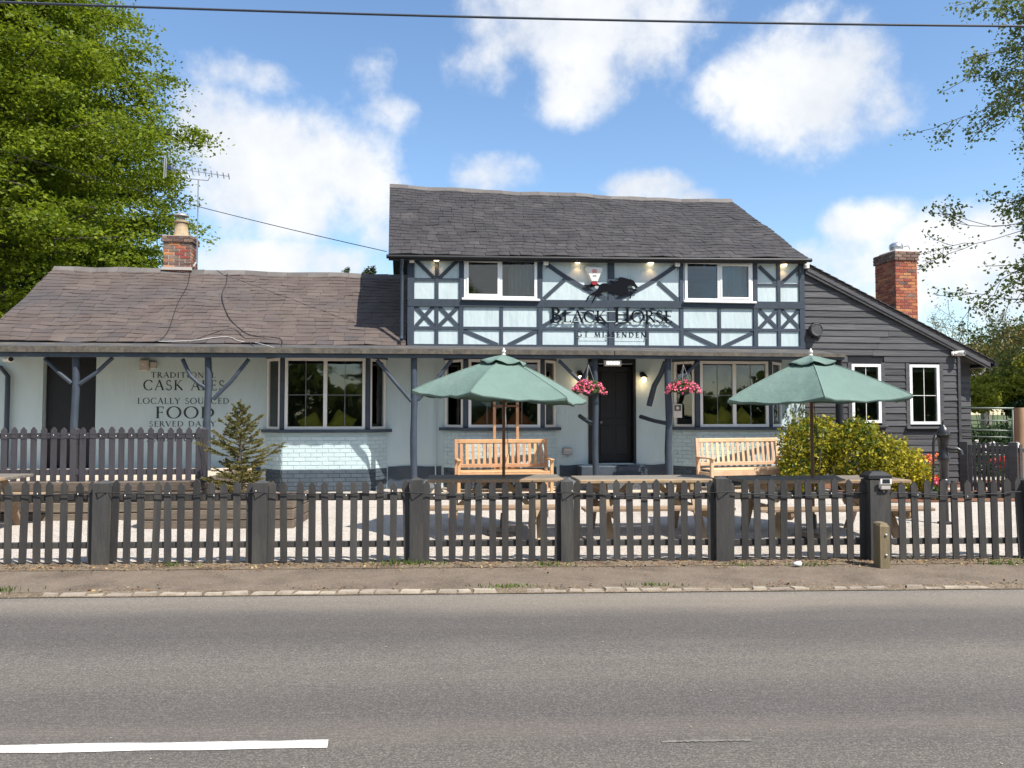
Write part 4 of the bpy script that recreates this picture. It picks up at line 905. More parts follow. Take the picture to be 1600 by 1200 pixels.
    bm = bmesh.new(); vs = [bm.verts.new((p[0] - cx, -.058, p[1] - cz)) for p in pts]; f = bm.faces.new(vs)
    r = bmesh.ops.extrude_face_region(bm, geom=[f]); 
    for e in r['geom']:
        if isinstance(e, bmesh.types.BMVert): e.co.y += .014
    bmesh.ops.triangulate(bm, faces=[f for f in bm.faces if len(f.verts) > 4]); bmesh.ops.recalc_face_normals(bm, faces=bm.faces[:])
    me_ = bpy.data.meshes.new('horse_emblem'); bm.to_mesh(me_); bm.free(); me_.materials.append(MATS['letter_black'])
    o = link('horse_emblem', me_, None, (p0.x, p0.y, cz), (0, 0, TH)); tag(o, 'black cut-out galloping horse above the pub name', 'emblem')
    for x in (-.25, .25): MB().box(x - .01, x + .01, -.045, -.002, -.02, .0).obj('bracket', 'galv_dull', o)
signs()

# ------------------------------------------------------------------ fixtures on the pub
def onwall(px, py, v=0.0):
    u, z = W(px, py, v); p = BO + EU * u + EV * v; return Vector((p.x, p.y, z))
def fixtures():
    # alarm box
    A = empty('alarm_box', onwall(927.5, 431), TH); tag(A, 'cream triangular alarm box with red base above the horse', 'alarm box')
    s = 13 * 15.6 / F
    def tri(k, y0): return [(-s * k, s * .95 * k + y0), (-s * .8 * k, s * 1.05 * k + y0), (s * .8 * k, s * 1.05 * k + y0), (s * k, s * .95 * k + y0), (s * 1.0 * k, s * .6 * k + y0), (s * .38 * k, -s * .82 * k + y0), (-s * .38 * k, -s * .82 * k + y0), (-s * 1.0 * k, s * .6 * k + y0)]
    a, c = tri(1.0, 0), tri(.86, 0); n = 8; b = MB()
    b.add([(x, 0, z) for x, z in a] + [(x, -.07, z) for x, z in a] + [(x, -.095, z) for x, z in c], [tuple(range(16, 24))] + [(i, (i + 1) % n, (i + 1) % n + 8, i + 8) for i in range(n)] + [(i + 8, (i + 1) % n + 8, (i + 1) % n + 16, i + 16) for i in range(n)]); b.obj('case', 'plastic_white', A)
    MB().prism([(-s * .37, -s * .83), (s * .37, -s * .83), (s * .22, -s * 1.18), (-s * .22, -s * 1.18)], -.085, 0).obj('strobe', 'plastic_red', A)
    b = MB()
    for z, w in ((.62, .26), (.48, .3), (.36, .3), (.22, .28)): b.box(-s * w, s * w, -.0975, -.0955, s * z, s * (z + .075))
    b.obj('print', 'print_red', A)
    b = MB()
    for z, w in ((-.08, .24), (-.25, .26)): b.box(-s * w, s * w, -.0975, -.0955, s * z, s * (z + .08))
    b.obj('print', 'print_grey', A)
    # soffit downlights, all on
    for x, y, l in [(682, 404.5, 'lit round downlight under the eaves at left corner panel'), (903, 407.5, 'lit round downlight under eaves left of the alarm box'), (1017, 409.5, 'lit round downlight under eaves right of the central post'), (1225, 413, 'lit round downlight under eaves at right corner panel')]:
        p = onwall(x, y, -.075); k = empty('downlight', p, TH); tag(k, l, 'downlight', 'downlights under the eaves')
        smooth_by_angle(MB().lathe([(.07, .09), (.07, .0), (.062, -.006), (.055, -.006)], 16).obj('rim', 'plastic_white', k)); MB().lathe([(.06, -.006), (.056, -.03), (.035, -.045), (.01, -.048)], 14).obj('lens', 'lamp_on', k, smooth=True)
        ld = bpy.data.lights.new('downlight_glow', 'SPOT'); ld.energy = 2.2; ld.color = (1, .55, .24); ld.spot_size = rad(120); ld.spot_blend = .8; ld.shadow_soft_size = .04
        lo = bpy.data.objects.new('downlight_glow', ld); COL.objects.link(lo); lo.parent = k; lo.location = (0, 0, -.06); lo.rotation_euler = (0, 0, 0)
    # little boxes for the string lights at the eaves
    for x, y, l in [(643.5, 407, 'small white junction box at the left corner of the eaves'), (852.5, 411, 'small white junction box right of the left upper window'), (1057.5, 413, 'small white junction box left of the right upper window'), (1259, 416, 'small white junction box at the right corner of the eaves')]:
        k = empty('junction_box', onwall(x, y, -.04), TH); tag(k, l, 'junction box', 'junction boxes under the eaves')
        MB().cbox(-.05, .05, -.07, 0, -.055, .055, .01).obj('case', 'plastic_white', k); MB().tube([(0, -.035, -.055), (.02, -.03, -.1), (-.01, -.03, -.13)], .008, 5).obj('gland', 'cable_black', k)
    # wall lanterns beside the door
    for x, y, l in [(1003.5, 585, 'black lantern with glowing bulb on the wall right of door'), (905, 583, 'black lantern with glowing bulb half hidden behind left flower basket')]:
        k = empty('wall_lantern', onwall(x, y), TH); tag(k, l, 'wall lamp', 'wall lanterns either side of the door')
        smooth_by_angle(MB().lathe([(.055, 0), (.055, -.02), (.03, -.035)], 14, axis='y').obj('wall_plate', 'cast_iron', k)); smooth_by_angle(MB().tube([(0, -.03, 0), (0, -.09, .03), (0, -.12, .0)], .012, 7).obj('arm', 'cast_iron', k))
        smooth_by_angle(MB().lathe([(.01, .03), (.04, .0), (.085, -.06), (.08, -.062)], 16, (0, -.12, 0)).obj('lamp_shade', 'cast_iron', k)); smooth_by_angle(MB().lathe([(.012, -.04), (.04, -.08), (.052, -.12), (.04, -.155), (.01, -.17)], 14, (0, -.12, 0)).obj('bulb', 'lamp_on', k))
        ld = bpy.data.lights.new('lantern_glow', 'POINT'); ld.energy = 1.0; ld.color = (1, .68, .36); ld.shadow_soft_size = .055
        lo = bpy.data.objects.new('lantern_glow', ld); COL.objects.link(lo); lo.parent = k; lo.location = (0, -.16, -.22)
    # slotted vent box over the door, a glow added to its white slats
    k = empty('slotted_vent', onwall(957, 567.5, -1.18), TH); tag(k, 'white slotted vent box with glow added to its slats, under the beam over the front door', 'light unit'); w = .165
    MB().cbox(-w, w, -.04, .04, -.055, .06, .008).obj('case', 'plastic_beige', k)
    for i in range(9): x = -w + .05 + i * (2 * w - .1) / 8; MB().box(x - .008, x + .008, -.046, -.041, -.03, .034).obj('slot', 'glowing_slat', k)
    # floodlight and sensor on the wing, two cameras, socket box, fan
    k = empty('security_light', onwall(227, 571), TH); tag(k, 'beige security light with sensor box above the wall lettering', 'security light')
    MB().cbox(-.085, .085, -.1, 0, -.115, .115, .025).obj('case', 'plastic_beige', k); MB().cbox(.1, .22, -.06, 0, -.06, .07, .012).obj('sensor', 'plastic_beige', k); MB().lathe([(.02, 0), (.012, -.012)], 10, (-.01, -.1, .02), 'y').obj('lens', 'plastic_white', k)
    for x, y, v, l, dr in [(14, 562, -.1, 'white security camera under the veranda beside side door', 1), (1492, 552.5, -.02, 'white security camera on the black boards below right verge', 1)]:
        k = empty('security_camera', onwall(x, y, v), TH + rad(30)); tag(k, l, 'camera', 'security cameras on the walls')
        smooth_by_angle(MB().lathe([(.045, .0), (.045, -.03), (.025, -.04)], 12, (-.06, .03, 0), 'y').obj('mount', 'plastic_white', k)); smooth_by_angle(MB().tube([(-.06, -.02, 0), (-.02, -.05, 0)], .022, 8).obj('arm', 'plastic_white', k))
        smooth_by_angle(MB().lathe([(.03, .08), (.055, .06), (.058, -.1), (.05, -.12)], 14, (.02, -.06, 0), 'y').obj('body', 'plastic_white', k)); smooth_by_angle(MB().lathe([(.042, -.121), (.02, -.127)], 14, (.02, -.06, 0), 'y').obj('lens', 'car_glass', k))
    k = empty('socket_box', onwall(886, 705), TH); tag(k, 'grey weatherproof socket box on the wall left of the door', 'socket box')
    MB().cbox(-.095, .095, -.075, 0, -.07, .07, .012).obj('case', 'galv_dull', k); MB().cbox(-.085, .085, -.1, -.076, -.005, .06, .01).obj('lid', 'plastic_beige', k); MB().tube([(-.05, -.05, -.07), (0, -.1, -.09), (.05, -.05, -.07)], .012, 6).obj('latch', 'galv', k)
    k = empty('extractor_fan', onwall(1270, 516.5, 0.03), TH); tag(k, 'round black extractor grille on the boards beside timber front', 'fan')
    MB().cbox(-.02, .15, -.05, 0, -.17, .17, .01).obj('back_plate', 'black_paint', k)
    R_ = .125; smooth_by_angle(MB().lathe([(R_ * .92, -.05), (R_ * 1.1, -.06), (R_ * 1.1, -.17), (R_, -.18), (R_ * .88, -.17), (R_ * .88, -.1), (.01, -.1)], 24, (0, 0, 0), 'y').obj('cowl', 'black_board', k))
    for i in range(-4, 5):
        z = i * .024; h = math.sqrt(max((R_ * .9) ** 2 - z * z, 0)); MB().bar((-h * .82 + z * .57, -.168, z * .82 + h * .57), (h * .82 + z * .57, -.168, z * .82 - h * .57), .004, .006).obj('grille_bar', 'galv_dull', k)
    # TV aerial on its mast by the left chimney
    p = onwall(307.5, 410, 2.8); k = empty('tv_aerial', p, TH); tag(k, 'thin silver television aerial on mast beside left chimney', 'aerial'); sc_ = 18.0 / F
    def q(x, y): return ((x - 307.5) * sc_, 0, (410 - y) * sc_)
    MB().tube([q(307.5, 412), q(308, 282)], .016, 7).obj('mast', 'galv', k); MB().tube([q(292, 276), q(294, 281), q(308, 282), q(322, 283), q(325, 277)], .011, 6).obj('bracket', 'galv', k)
    MB().bar(q(266, 265), q(354, 275.5), .014, .018).obj('boom', 'galv', k)
    for i, x in enumerate([270, 274, 281, 290, 299, 308, 318, 327, 336, 345, 353]):
        y = 265 + (x - 266) * .12; h = 6 - i * .25; a, c = q(x, y - h), q(x, y + h); MB().tube([(a[0], -.05, a[2]), (c[0], .05, c[2])], .011, 5).obj('element', 'galv', k)
    MB().bar(q(258, 246), q(257, 282), .02, .01).obj('reflector', 'galv_dull', k); MB().bar(q(260.5, 250), q(260, 280), .02, .01).obj('reflector', 'galv_dull', k); MB().cbox(q(262, 0)[0], q(268, 0)[0], -.04, .04, q(0, 269)[2], q(0, 262)[2], .01).obj('balun', 'car_blue', k)
    MB().tube([(-.02, .0, -.0), (-.05, -.1, -.12)], .02, 6).obj('mast_clamp', 'galv_dull', k)
fixtures()

def hang_cable(name, m, a, b, sag, r, label, n=24, cat='cable', group=None):
    a = Vector(a); b = Vector(b); pts = []
    for i in range(n + 1):
        s = i / n; p = a.lerp(b, s); p.z -= sag * 4 * s * (1 - s); pts.append(p)
    o0 = pts[0].copy(); o = MB().tube([p - o0 for p in pts], r, 6).obj(name, m, None, o0, None, True); tag(o, label, cat, group); return o
def cables():
    # overhead line across the road side and the drop wire to the eaves
    a = at(60, -4, 9.0); b = at(1640, 32.5, 9.6); hang_cable('overhead_line', 'cable_blue', a + (a - b) * .3, b + (b - a) * .3, .12, .014, 'thick twisted overhead cable crossing the top of the sky')
    hang_cable('drop_wire', 'cable_black', at(-200, 165, 24), onwall(604, 393, -.1), .25, .009, 'thin telephone wire running down from left to the main eaves')
    # cables lying over the slates of the wing
    def roofpt(px, py):
        # follow the slope of the wing roof
        best = None
        for i in range(0, 60):
            v = -.2 + i * .05; u, z = W(px, py, v); t = (v - ve) / (vr - ve); ze = interp(weave, u); zr = interp(wr, u); zz = ze + (zr - ze) * t + .035
            if best is None or abs(z - zz) < best[0]: best = (abs(z - zz), u, v, zz)
        p = BO + EU * best[1] + EV * best[2]; p.z = best[3]; return p
    def run(name, m, pts, r, label, cat='cable'):
        P = [roofpt(*p) if len(p) == 2 else onwall(*p) for p in pts]; o0 = P[0]; Q = []
        for i in range(len(P) - 1):
            for k in range(6): 
                s = k / 6; p0, p1, p2, p3 = P[max(i - 1, 0)], P[i], P[i + 1], P[min(i + 2, len(P) - 1)]
                Q.append(.5 * ((2 * p1) + (p2 - p0) * s + (2 * p0 - 5 * p1 + 4 * p2 - p3) * s * s + (3 * p1 - p0 - 3 * p2 + p3) * s ** 3))
        Q.append(P[-1]); o = MB().tube([p - o0 for p in Q], r, 5).obj(name, m, None, o0, None, True); tag(o, label, cat, 'cables lying on the wing roof')
    run('roof_cable', 'cable_black', [(297, 424), (293, 445), (277, 475), (263, 515), (250, 532)], .008, 'black cable running straight down the slates below left chimney')
    run('roof_cable', 'cable_black', [(355, 428), (354, 440), (347, 462), (355, 490), (372, 512), (395, 524), (432, 528), (441, 534), (438, 544, -1.2)], .008, 'black cable curving down the slates in an S left of centre')
    run('roof_cable', 'cable_black', [(300, 531), (330, 522), (362, 514), (378, 524), (390, 536), (400, 545, -1.2)], .007, 'black cable looping low over the bottom slates of wing')
    run('roof_cable', 'cable_white', [(248, 537), (300, 531), (352, 526), (375, 533), (400, 537), (435, 545, -1.25)], .006, 'thin pale cable lying along the wing eaves')
cables()

# ------------------------------------------------------------------ picket fences
def picket_mesh(w, h, t, tip, m):
    b = MB(); p = [(-w / 2, 0), (w / 2, 0), (w / 2, h - tip), (w * .12, h - .004), (0, h), (-w * .12, h - .004), (-w / 2, h - tip)]; b.prism(p, -t / 2, t / 2); return b.mesh('picket', m)
def post_mesh(w, h, m, cap=.03):
    b = MB(); b.box(-w / 2, w / 2, -w / 2, w / 2, 0, h - cap); b.add([(-w / 2, -w / 2, h - cap), (w / 2, -w / 2, h - cap), (w / 2, w / 2, h - cap), (-w / 2, w / 2, h - cap), (0, 0, h)], [(0, 1, 4), (1, 2, 4), (2, 3, 4), (3, 0, 4)]); return b.mesh('post', m)
FA = rad(1.75); FO = Vector((0, 8.16, .03))
def fx(px, off=0.0):
    d = pdir(px, 800); n = Vector((-math.sin(FA), math.cos(FA), 0)); t = (n.dot(FO) + off) / n.dot(d); p = d * t; return (p - Vector((FO.x, FO.y, p.z))).dot(Vector((math.cos(FA), math.sin(FA), 0)))
def front_fence():
    R = empty('picket_fence', FO, FA); tag(R, 'low dark grey picket fence running along the pavement', 'fence')
    pm = picket_mesh(.071, .845, .019, .04, 'fence_paint')
    posts = [(-88, .14, .90), (160, .155, .895), (407, .14, .895), (651, .135, .92), (886, .13, .90), (1127, .14, .925), (1369, .21, .91), (1612, .14, .90)]
    X = [(fx(p), w, h) for p, w, h in posts]
    for i, (x, w, h) in enumerate(X):
        link('post', post_mesh(w, h, 'fence_paint'), R, (x, .02, -.02), (0, random.gauss(0, .006), 0))
    for (xa, wa, _), (xb, wb, _) in zip(X, X[1:]):
        a, c = xa + wa / 2, xb - wb / 2
        for z, zh in ((.655, .07), (.165, .065)): MB().cbox(a - .01, c + .01, .022, .055, z, z + zh, .006).obj('rail', 'fence_paint', R)
        n = 11; s = (c - a - .07) / (n - 1)
        for k in range(n):
            x = a + .035 + s * k
            link('picket', pm, R, (x + random.gauss(0, .006), random.gauss(0, .002) + .009, .015 + random.gauss(0, .010)), (random.gauss(0, .008), random.gauss(0, .013), random.gauss(0, .05)))
    # solar lamp on the broad post
    x = fx(1370); k = empty('solar_lamp', FO + Vector((math.cos(FA) * x, math.sin(FA) * x, .86)), FA); tag(k, 'small white solar lamp with black cap on broad fence post', 'solar lamp')
    b = MB(); w = .125; b.box(-w, w, -.09, .12, .015, .05); b.add([(-w, -.09, .05), (w, -.09, .05), (w, .12, .05), (-w, .12, .05), (-w * .5, -.04, .09), (w * .5, -.04, .09), (w * .5, .07, .09), (-w * .5, .07, .09)], [(0, 1, 5, 4), (1, 2, 6, 5), (2, 3, 7, 6), (3, 0, 4, 7), (4, 5, 6, 7)]); b.obj('cap', 'cable_black', k)
    MB().prism([(-.13, .02), (-.09, -.03), (-.09, -.085), (-.13, -.035)], -.02, .10, 'yz').obj('housing', 'plastic_white', k); MB().prism([(-.1305, .013), (-.1305 + .0005, .016), (-.132, -.028), (-.134, -.025)], .0, .08, 'yz').obj('solar_panel', 'car_glass', k); MB().cbox(-.015, .095, -.12, -.09, -.1, -.05, .01).obj('lens', 'plastic_beige', k)
    # old timber stub with two bolts in front of that post
    p = at(1378, 884, 7.93); k = empty('stub_post', (p.x, p.y, .03), FA); tag(k, 'short weathered wooden stub post with two bolts before the fence', 'stub post')
    b = MB(); w = .05; b.hexa([(-w, -.07, 0), (w, -.07, 0), (w, .07, 0), (-w, .07, 0), (-w, -.07, .42), (w, -.07, .415), (w, .07, .44), (-w, .07, .44)]); b.hexa([(-w, -.07, .4201), (w, -.07, .4151), (w, .07, .4401), (-w, .07, .4401), (-w * .6, -.05, .45), (w * .7, -.05, .45), (w * .7, .06, .455), (-w * .6, .06, .455)]); b.obj('shaft', 'old_post', k)
    for z in (.13, .335): smooth_by_angle(MB().lathe([(.014, 0), (.014, -.008), (.006, -.014)], 10, (.01, -.07, z), 'y').obj('bolt', 'galv_dull', k))
    # string of lights swagged over the pickets
    S = empty('string_lights', FO, FA); tag(S, 'black cable of tiny white lights swagged along the front fence', 'string lights')
    xs = [fx(-88)] + [fx(q) for q in (162, 407, 651, 886, 1127, 1369, 1612)]; pts = []
    for (a, c) in zip(xs, xs[1:]):
        sg = .055 if c > -1 else .02
        for i in range(14):
            s = i / 14; pts.append((a + (c - a) * s, -.018 - (.075 if (s < .06 or s > .94) else 0), .735 + .02 * random.random() - sg * 4 * s * (1 - s)))
    smooth_by_angle(MB().tube(pts, .0055, 5).obj('cable', 'cable_black', S), 80)
    bm_ = MB().lathe([(.002, .01), (.005, .003), (.004, -.005), (.002, -.008)], 6).mesh('bulb', 'plastic_white', True)
    for i in range(4, len(pts) - 4, 4): link('bulb', bm_, S, (pts[i][0] + random.uniform(-.05, .05), pts[i][1] - .006, pts[i][2] + random.choice((-.012, .012))))
front_fence()

def terrace():
    Y0 = 11.25; ang = rad(4)
    X1 = at(312, 750, 11.3).x; T = empty('sleeper_terrace', (X1, Y0, 0), ang); tag(T, 'raised terrace edged with stacked dark timber sleepers at left', 'terrace')
    MB().box(-9, -.06, .12, 3.15, 0, .585).obj('fill', 'paving_pale', T)
    for r in range(4):
        x = 0
        for k in range(3):
            l = random.uniform(2.1, 2.6); MB().cbox(x - l + .006, x, 0, .12, .02 + r * .15, .02 + r * .15 + .143, .012).obj('sleeper', 'sleeper', T, (0, random.uniform(-.008, .008), 0), (0, random.gauss(0, .002), 0)); x -= l - (.5 if False else 0)
        MB().cbox(-.12, 0, .125, 2.6, .02 + r * .15, .02 + r * .15 + .143, .012).obj('sleeper', 'sleeper', T)
    # low planter in front
    p0 = at(212, 829, 10.35); p1 = at(458, 826, 10.45); P = empty('sleeper_planter', (p1.x, p1.y, .02), ang * .4); tag(P, 'low planter bed of dark timber sleepers holding the small spruce', 'planter'); w = p1.x - p0.x
    for r in range(3):
        z = r * .145; MB().cbox(-w, 0, 0, .11, z, z + .138, .012).obj('sleeper', 'sleeper', P, (0, random.uniform(-.01, .01), 0)); MB().cbox(-.11, 0, .115, 1.25, z, z + .138, .012).obj('sleeper', 'sleeper', P); MB().cbox(-w, -w + .11, .115, .8, z, z + .138, .012).obj('sleeper', 'sleeper', P)
    MB().box(-w + .1, -.1, .1, 1.2, 0, .39).obj('soil', 'mulch', P)
    # upper picket fence on the terrace
    R = empty('terrace_fence', (X1, Y0 + .12, .60), ang); tag(R, 'purplish grey picket fence standing on the raised sleeper terrace', 'fence')
    pm = picket_mesh(.082, .80, .018, .045, 'fence_purple'); n = 27; s = .1375
    for k in range(n):
        x = -.05 - k * s; link('picket', pm, R, (x + random.gauss(0, .003), 0, random.gauss(0, .006)), (0, random.gauss(0, .006), 0))
    for z in (.63, .10): MB().cbox(-n * s, 0, .012, .05, z, z + .085, .006).obj('rail', 'fence_purple', R)
    po = post_mesh(.1, .815, 'fence_purple')
    for x in (.02, -1.82, -3.6): link('post', po, R, (x - .02, .07, -.02))
    S = empty('string_lights', (X1, Y0 + .1, .60), ang); tag(S, 'thin string of tiny lights tied along the terrace fence', 'string lights')
    pts = [(-i * .11, -.02, .70 - .02 * math.sin(i * 1.3) ** 2) for i in range(34)]; MB().tube([(.07, -.02, .2), (.03, -.03, .45), (-.02, -.02, .6)] + pts, .004, 5).obj('cable', 'cable_black', S)
    bm_ = MB().lathe([(.002, .01), (.006, .003), (.005, -.005), (.002, -.008)], 6).mesh('bulb', 'plastic_white', True)
    for i in range(1, 34, 2): link('bulb', bm_, S, (pts[i][0], -.03, pts[i][2] - .01))
    return P, p1, w
PL = terrace()

# ------------------------------------------------------------------ garden furniture
def picnic(px, Y, length, rz, label, bl=None):
    p = at(px, 700, Y); g = gz(Y) ; T = empty('picnic_table', (p.x, Y, g), rz); tag(T, label, 'picnic table', 'picnic tables behind the fence'); L = length / 2
    for i in range(6):
        y = -.37 + i * .125; MB().cbox(-L + random.uniform(0, .01), L - random.uniform(0, .01), y, y + .115, .705, .745, .006).obj('top_board', 'table_top_wood' if i else 'table_wood', T)
    for s in (-1, 1):
        for k in range(2):
            y = s * (.62 + k * .13); MB().cbox(-L - .02, L + .02, y - .06, y + .06, .415, .452, .006).obj('seat_board', 'table_wood', T)
    for x in (-L + .32, L - .32):
        for s in (-1, 1): MB().bar((x, s * .20, .704), (x, s * .62, .0), .045, .095, (1, 0, 0)).obj('leg', 'table_wood', T)
        MB().prism([(-.80, .412), (.80, .412), (.80, .36), (.74, .315), (-.74, .315), (-.80, .36)], x + .026, x + .066, 'yz').obj('cross_beam', 'table_wood', T)
        MB().box(x - .07, x - .026, -.36, .36, .62, .703).obj('top_bearer', 'table_wood', T)
        sx = 1 if x < 0 else -1; MB().bar((x + sx * .07, 0, .36), (x + sx * .42, 0, .69), .07, .04, (0, 1, 0)).obj('brace', 'table_wood', T)
    return T
picnic(773, 9.98, 1.72, rad(4), 'brown wooden picnic table under the left green parasol'); picnic(1005, 9.9, 1.78, rad(5), 'brown wooden picnic table between the two parasols')
picnic(1275, 9.85, 2.08, rad(4), 'brown wooden picnic table under the right green parasol, before the hedge'); picnic(-78, 10.1, 1.75, rad(3), 'wooden picnic table cut by the left edge of the picture')

def parasol(px, Y, R, rim, top, tilt, label, a0=193):
    p = at(px, 700, Y); g = gz(Y); U = empty('parasol', (p.x, Y, g), 0); tag(U, label, 'parasol', 'green parasols over the picnic tables')
    smooth_by_angle(MB().tube([(0, 0, .0), (0, 0, top - .05)], .021, 10).obj('pole', 'pole_wood', U))
    smooth_by_angle(MB().lathe([(.2, 0), (.22, .03), (.22, .07), (.05, .1), (.04, .28), (.03, .28)], 18).obj('base', 'cast_iron', U))
    tm = Matrix.Rotation(tilt, 4, 'Y'); C = Vector((0, 0, top))
    n = 6; sub = 8; vs = [(0, 0, 0)]; fs = []; rings = 7; H = top - rim; m = n * sub
    tips = [rad(a0 + 60 * i) for i in range(n)]
    def cp(k, t, off=0):
        i, s = divmod(k, sub); f = s / sub; a, c = tips[i % n], tips[i % n] + rad(60)
        A = Vector((math.cos(a), math.sin(a))); B_ = Vector((math.cos(c), math.sin(c))); q = A.lerp(B_, f); e = 4 * f * (1 - f)
        q *= (1 - .05 * e * t); z = -H * (t ** 1.0 * .93 + .07 * t * t) + .03 * math.sin(math.pi * t) - .05 * e * t + .008 * math.sin(k * 2.3 + t * 9) * t
        return tm @ Vector((q.x * R * t, q.y * R * t, z + off)) + C
    b = MB(); vs = [cp(0, 0)]; 
    for r in range(1, rings + 1):
        for k in range(m): vs.append(cp(k, r / rings))
    for k in range(m): vs.append(cp(k, 1.0) - Vector((0, 0, .035)) * (1 - .35 * abs(math.sin(k * math.pi / sub))))
    fs = [(0, 1 + k, 1 + (k + 1) % m) for k in range(m)]
    for r in range(rings): 
        for k in range(m): a = 1 + r * m + k; c = 1 + r * m + (k + 1) % m; fs.append((a, a + m, c + m, c))
    o = b.add(vs, fs).obj('canopy', 'canopy_green', U, fix=True); smooth_by_angle(o, 18)
    for i in range(n):
        MB().tube([cp(i * sub, t / 8) + Vector((0, 0, .004)) for t in range(1, 9)], .0045, 5, cap=False).obj('seam', 'canopy_seam', U)
    sol = o.modifiers.new('cloth', 'SOLIDIFY'); sol.thickness = .003
    # scalloped vent cap on top
    b = MB(); vs = [cp(0, 0) + Vector((0, 0, .045))]
    for t in (.1, .2, .27):
        for k in range(m): q = cp(k, t) + Vector((0, 0, .045 * (1 - t) + .012)); q.z += .016 * math.sin(k * 2 * math.pi / sub * 1.0 + 1) * (t / .27) ** 3; vs.append(q)
    fs = [(0, 1 + k, 1 + (k + 1) % m) for k in range(m)]
    for r in range(2):
        for k in range(m): a = 1 + r * m + k; c = 1 + r * m + (k + 1) % m; fs.append((a, a + m, c + m, c))
    v = b.add(vs, fs).obj('vent_cap', 'canopy_green', U); smooth_by_angle(v, 40); v.modifiers.new('cloth', 'SOLIDIFY').thickness = .003
    smooth_by_angle(MB().lathe([(.02, .03), (.028, .045), (.014, .06), (.026, .08), (.028, .095), (.012, .112), (.012, .12), (.005, .135)], 12, C).obj('finial', 'plastic_white', U), 50)
    for i in range(n):
        e = cp(i * sub, .97) - Vector((0, 0, .012)); h = tm @ Vector((0, 0, -.03)) + C; MB().bar(h, e, .012, .016).obj('rib', 'pole_wood', U)
        mid = cp(i * sub, .52) - Vector((0, 0, .015)); MB().bar(C + Vector((0, 0, -.42)), mid, .01, .013).obj('strut', 'pole_wood', U)
    smooth_by_angle(MB().lathe([(.03, top - .46), (.045, top - .45), (.045, top - .4), (.03, top - .39)], 12).obj('runner', 'pole_wood', U))
    MB().tube([(.02, -.02, top - .5), (.05, -.03, 1.3), (.06, -.03, 1.05), (.03, -.025, .95)], .004, 5).obj('cord', 'cable_black', U)
    return U
parasol(787, 9.98, 1.16, 1.79, 2.285, rad(3.2), 'faded green parasol left, before the middle bay window'); parasol(1269, 9.85, 1.2, 1.76, 2.27, rad(-1.2), 'faded green parasol right, before the variegated hedge', 195)

def bench(px, v, length, rz, nslat, label, m='bench_wood'):
    p = BO + EU * Wu(px, v) + EV * v; g = gz(p.y) + .005; T = empty('garden_bench', (p.x, p.y, g), rz); tag(T, label, 'bench', 'garden benches against the pub'); L = length / 2
    for s in (-1, 1):
        x = s * (L - .03)
        MB().cbox(x - .03, x + .03, -.29, -.23, 0, .61, .006).obj('leg', m, T)
        MB().hexa([(x - .03, .19, 0), (x + .03, .19, 0), (x + .03, .26, 0), (x - .03, .26, 0), (x - .03, .30, 1.0), (x + .03, .30, 1.0), (x + .03, .345, 1.0), (x - .03, .345, 1.0)]).obj('leg', m, T)
        MB().cbox(x - .04, x + .04, -.34, .25, .612, .645, .01).obj('armrest', m, T); MB().box(x - .02, x + .02, -.228, .188, .30, .36).obj('side_rail', m, T)
    MB().cbox(-L + .06, L - .06, -.285, -.25, .30, .395, .006).obj('front_apron', m, T)
    for k in range(5): y = -.285 + k * .098; MB().cbox(-L + .062, L - .062, y, y + .088, .397, .422, .005).obj('seat_slat', m, T)
    MB().cbox(-L + .06, L - .06, .292, .335, .92, .995, .008).obj('back_top_rail', m, T); MB().cbox(-L + .06, L - .06, .235, .275, .46, .53, .006).obj('back_bottom_rail', m, T)
    for k in range(nslat):
        x = -L + .13 + k * (2 * L - .26) / (nslat - 1); w = .028
        MB().hexa([(x - w, .25, .532), (x + w, .25, .532), (x + w, .266, .532), (x - w, .266, .532), (x - w, .303, .918), (x + w, .303, .918), (x + w, .319, .918), (x - w, .319, .918)]).obj('back_slat', m, T)
    MB().box(-.03, .03, -.24, -.19, 0, .39).obj('centre_leg', m, T)
bench(787, -.95, 1.80, rad(9), 15, 'golden wooden slatted bench under middle bay window'); bench(1164, -.95, 1.84, rad(15), 15, 'new pale wooden slatted bench below right bay window', 'bench_new')

def easel():
    p = BO + EU * Wu(790, -.6) + EV * -.6; E = empty('wooden_easel', (p.x, p.y, gz(p.y)), TH); tag(E, 'tall ladder-like wooden stand behind the middle bench', 'stand'); s = 14.9 / F
    for x in (772.5, 808.5): MB().cbox((x - 790) * s - .028, (x - 790) * s + .028, -.02, .02, 0, Wz(623, 790, -.6), .005).obj('upright', 'bench_wood', E)
    for y, m in ((627, 'cable_black'), (643, 'pole_wood')): z = Wz(y, 790, -.6); MB().cbox(-.25, .25, -.05, -.021, z - .02, z + .015, .004).obj('shelf', m, E)
    for y in (632,): z = Wz(y, 790, -.6); MB().cbox(-.19, .19, -.015, .015, z - .03, z + .03, .004).obj('crossbar', 'bench_wood', E)
    MB().cbox(-.19, .19, -.015, .015, .4, .46, .004).obj('crossbar', 'bench_wood', E)
easel()

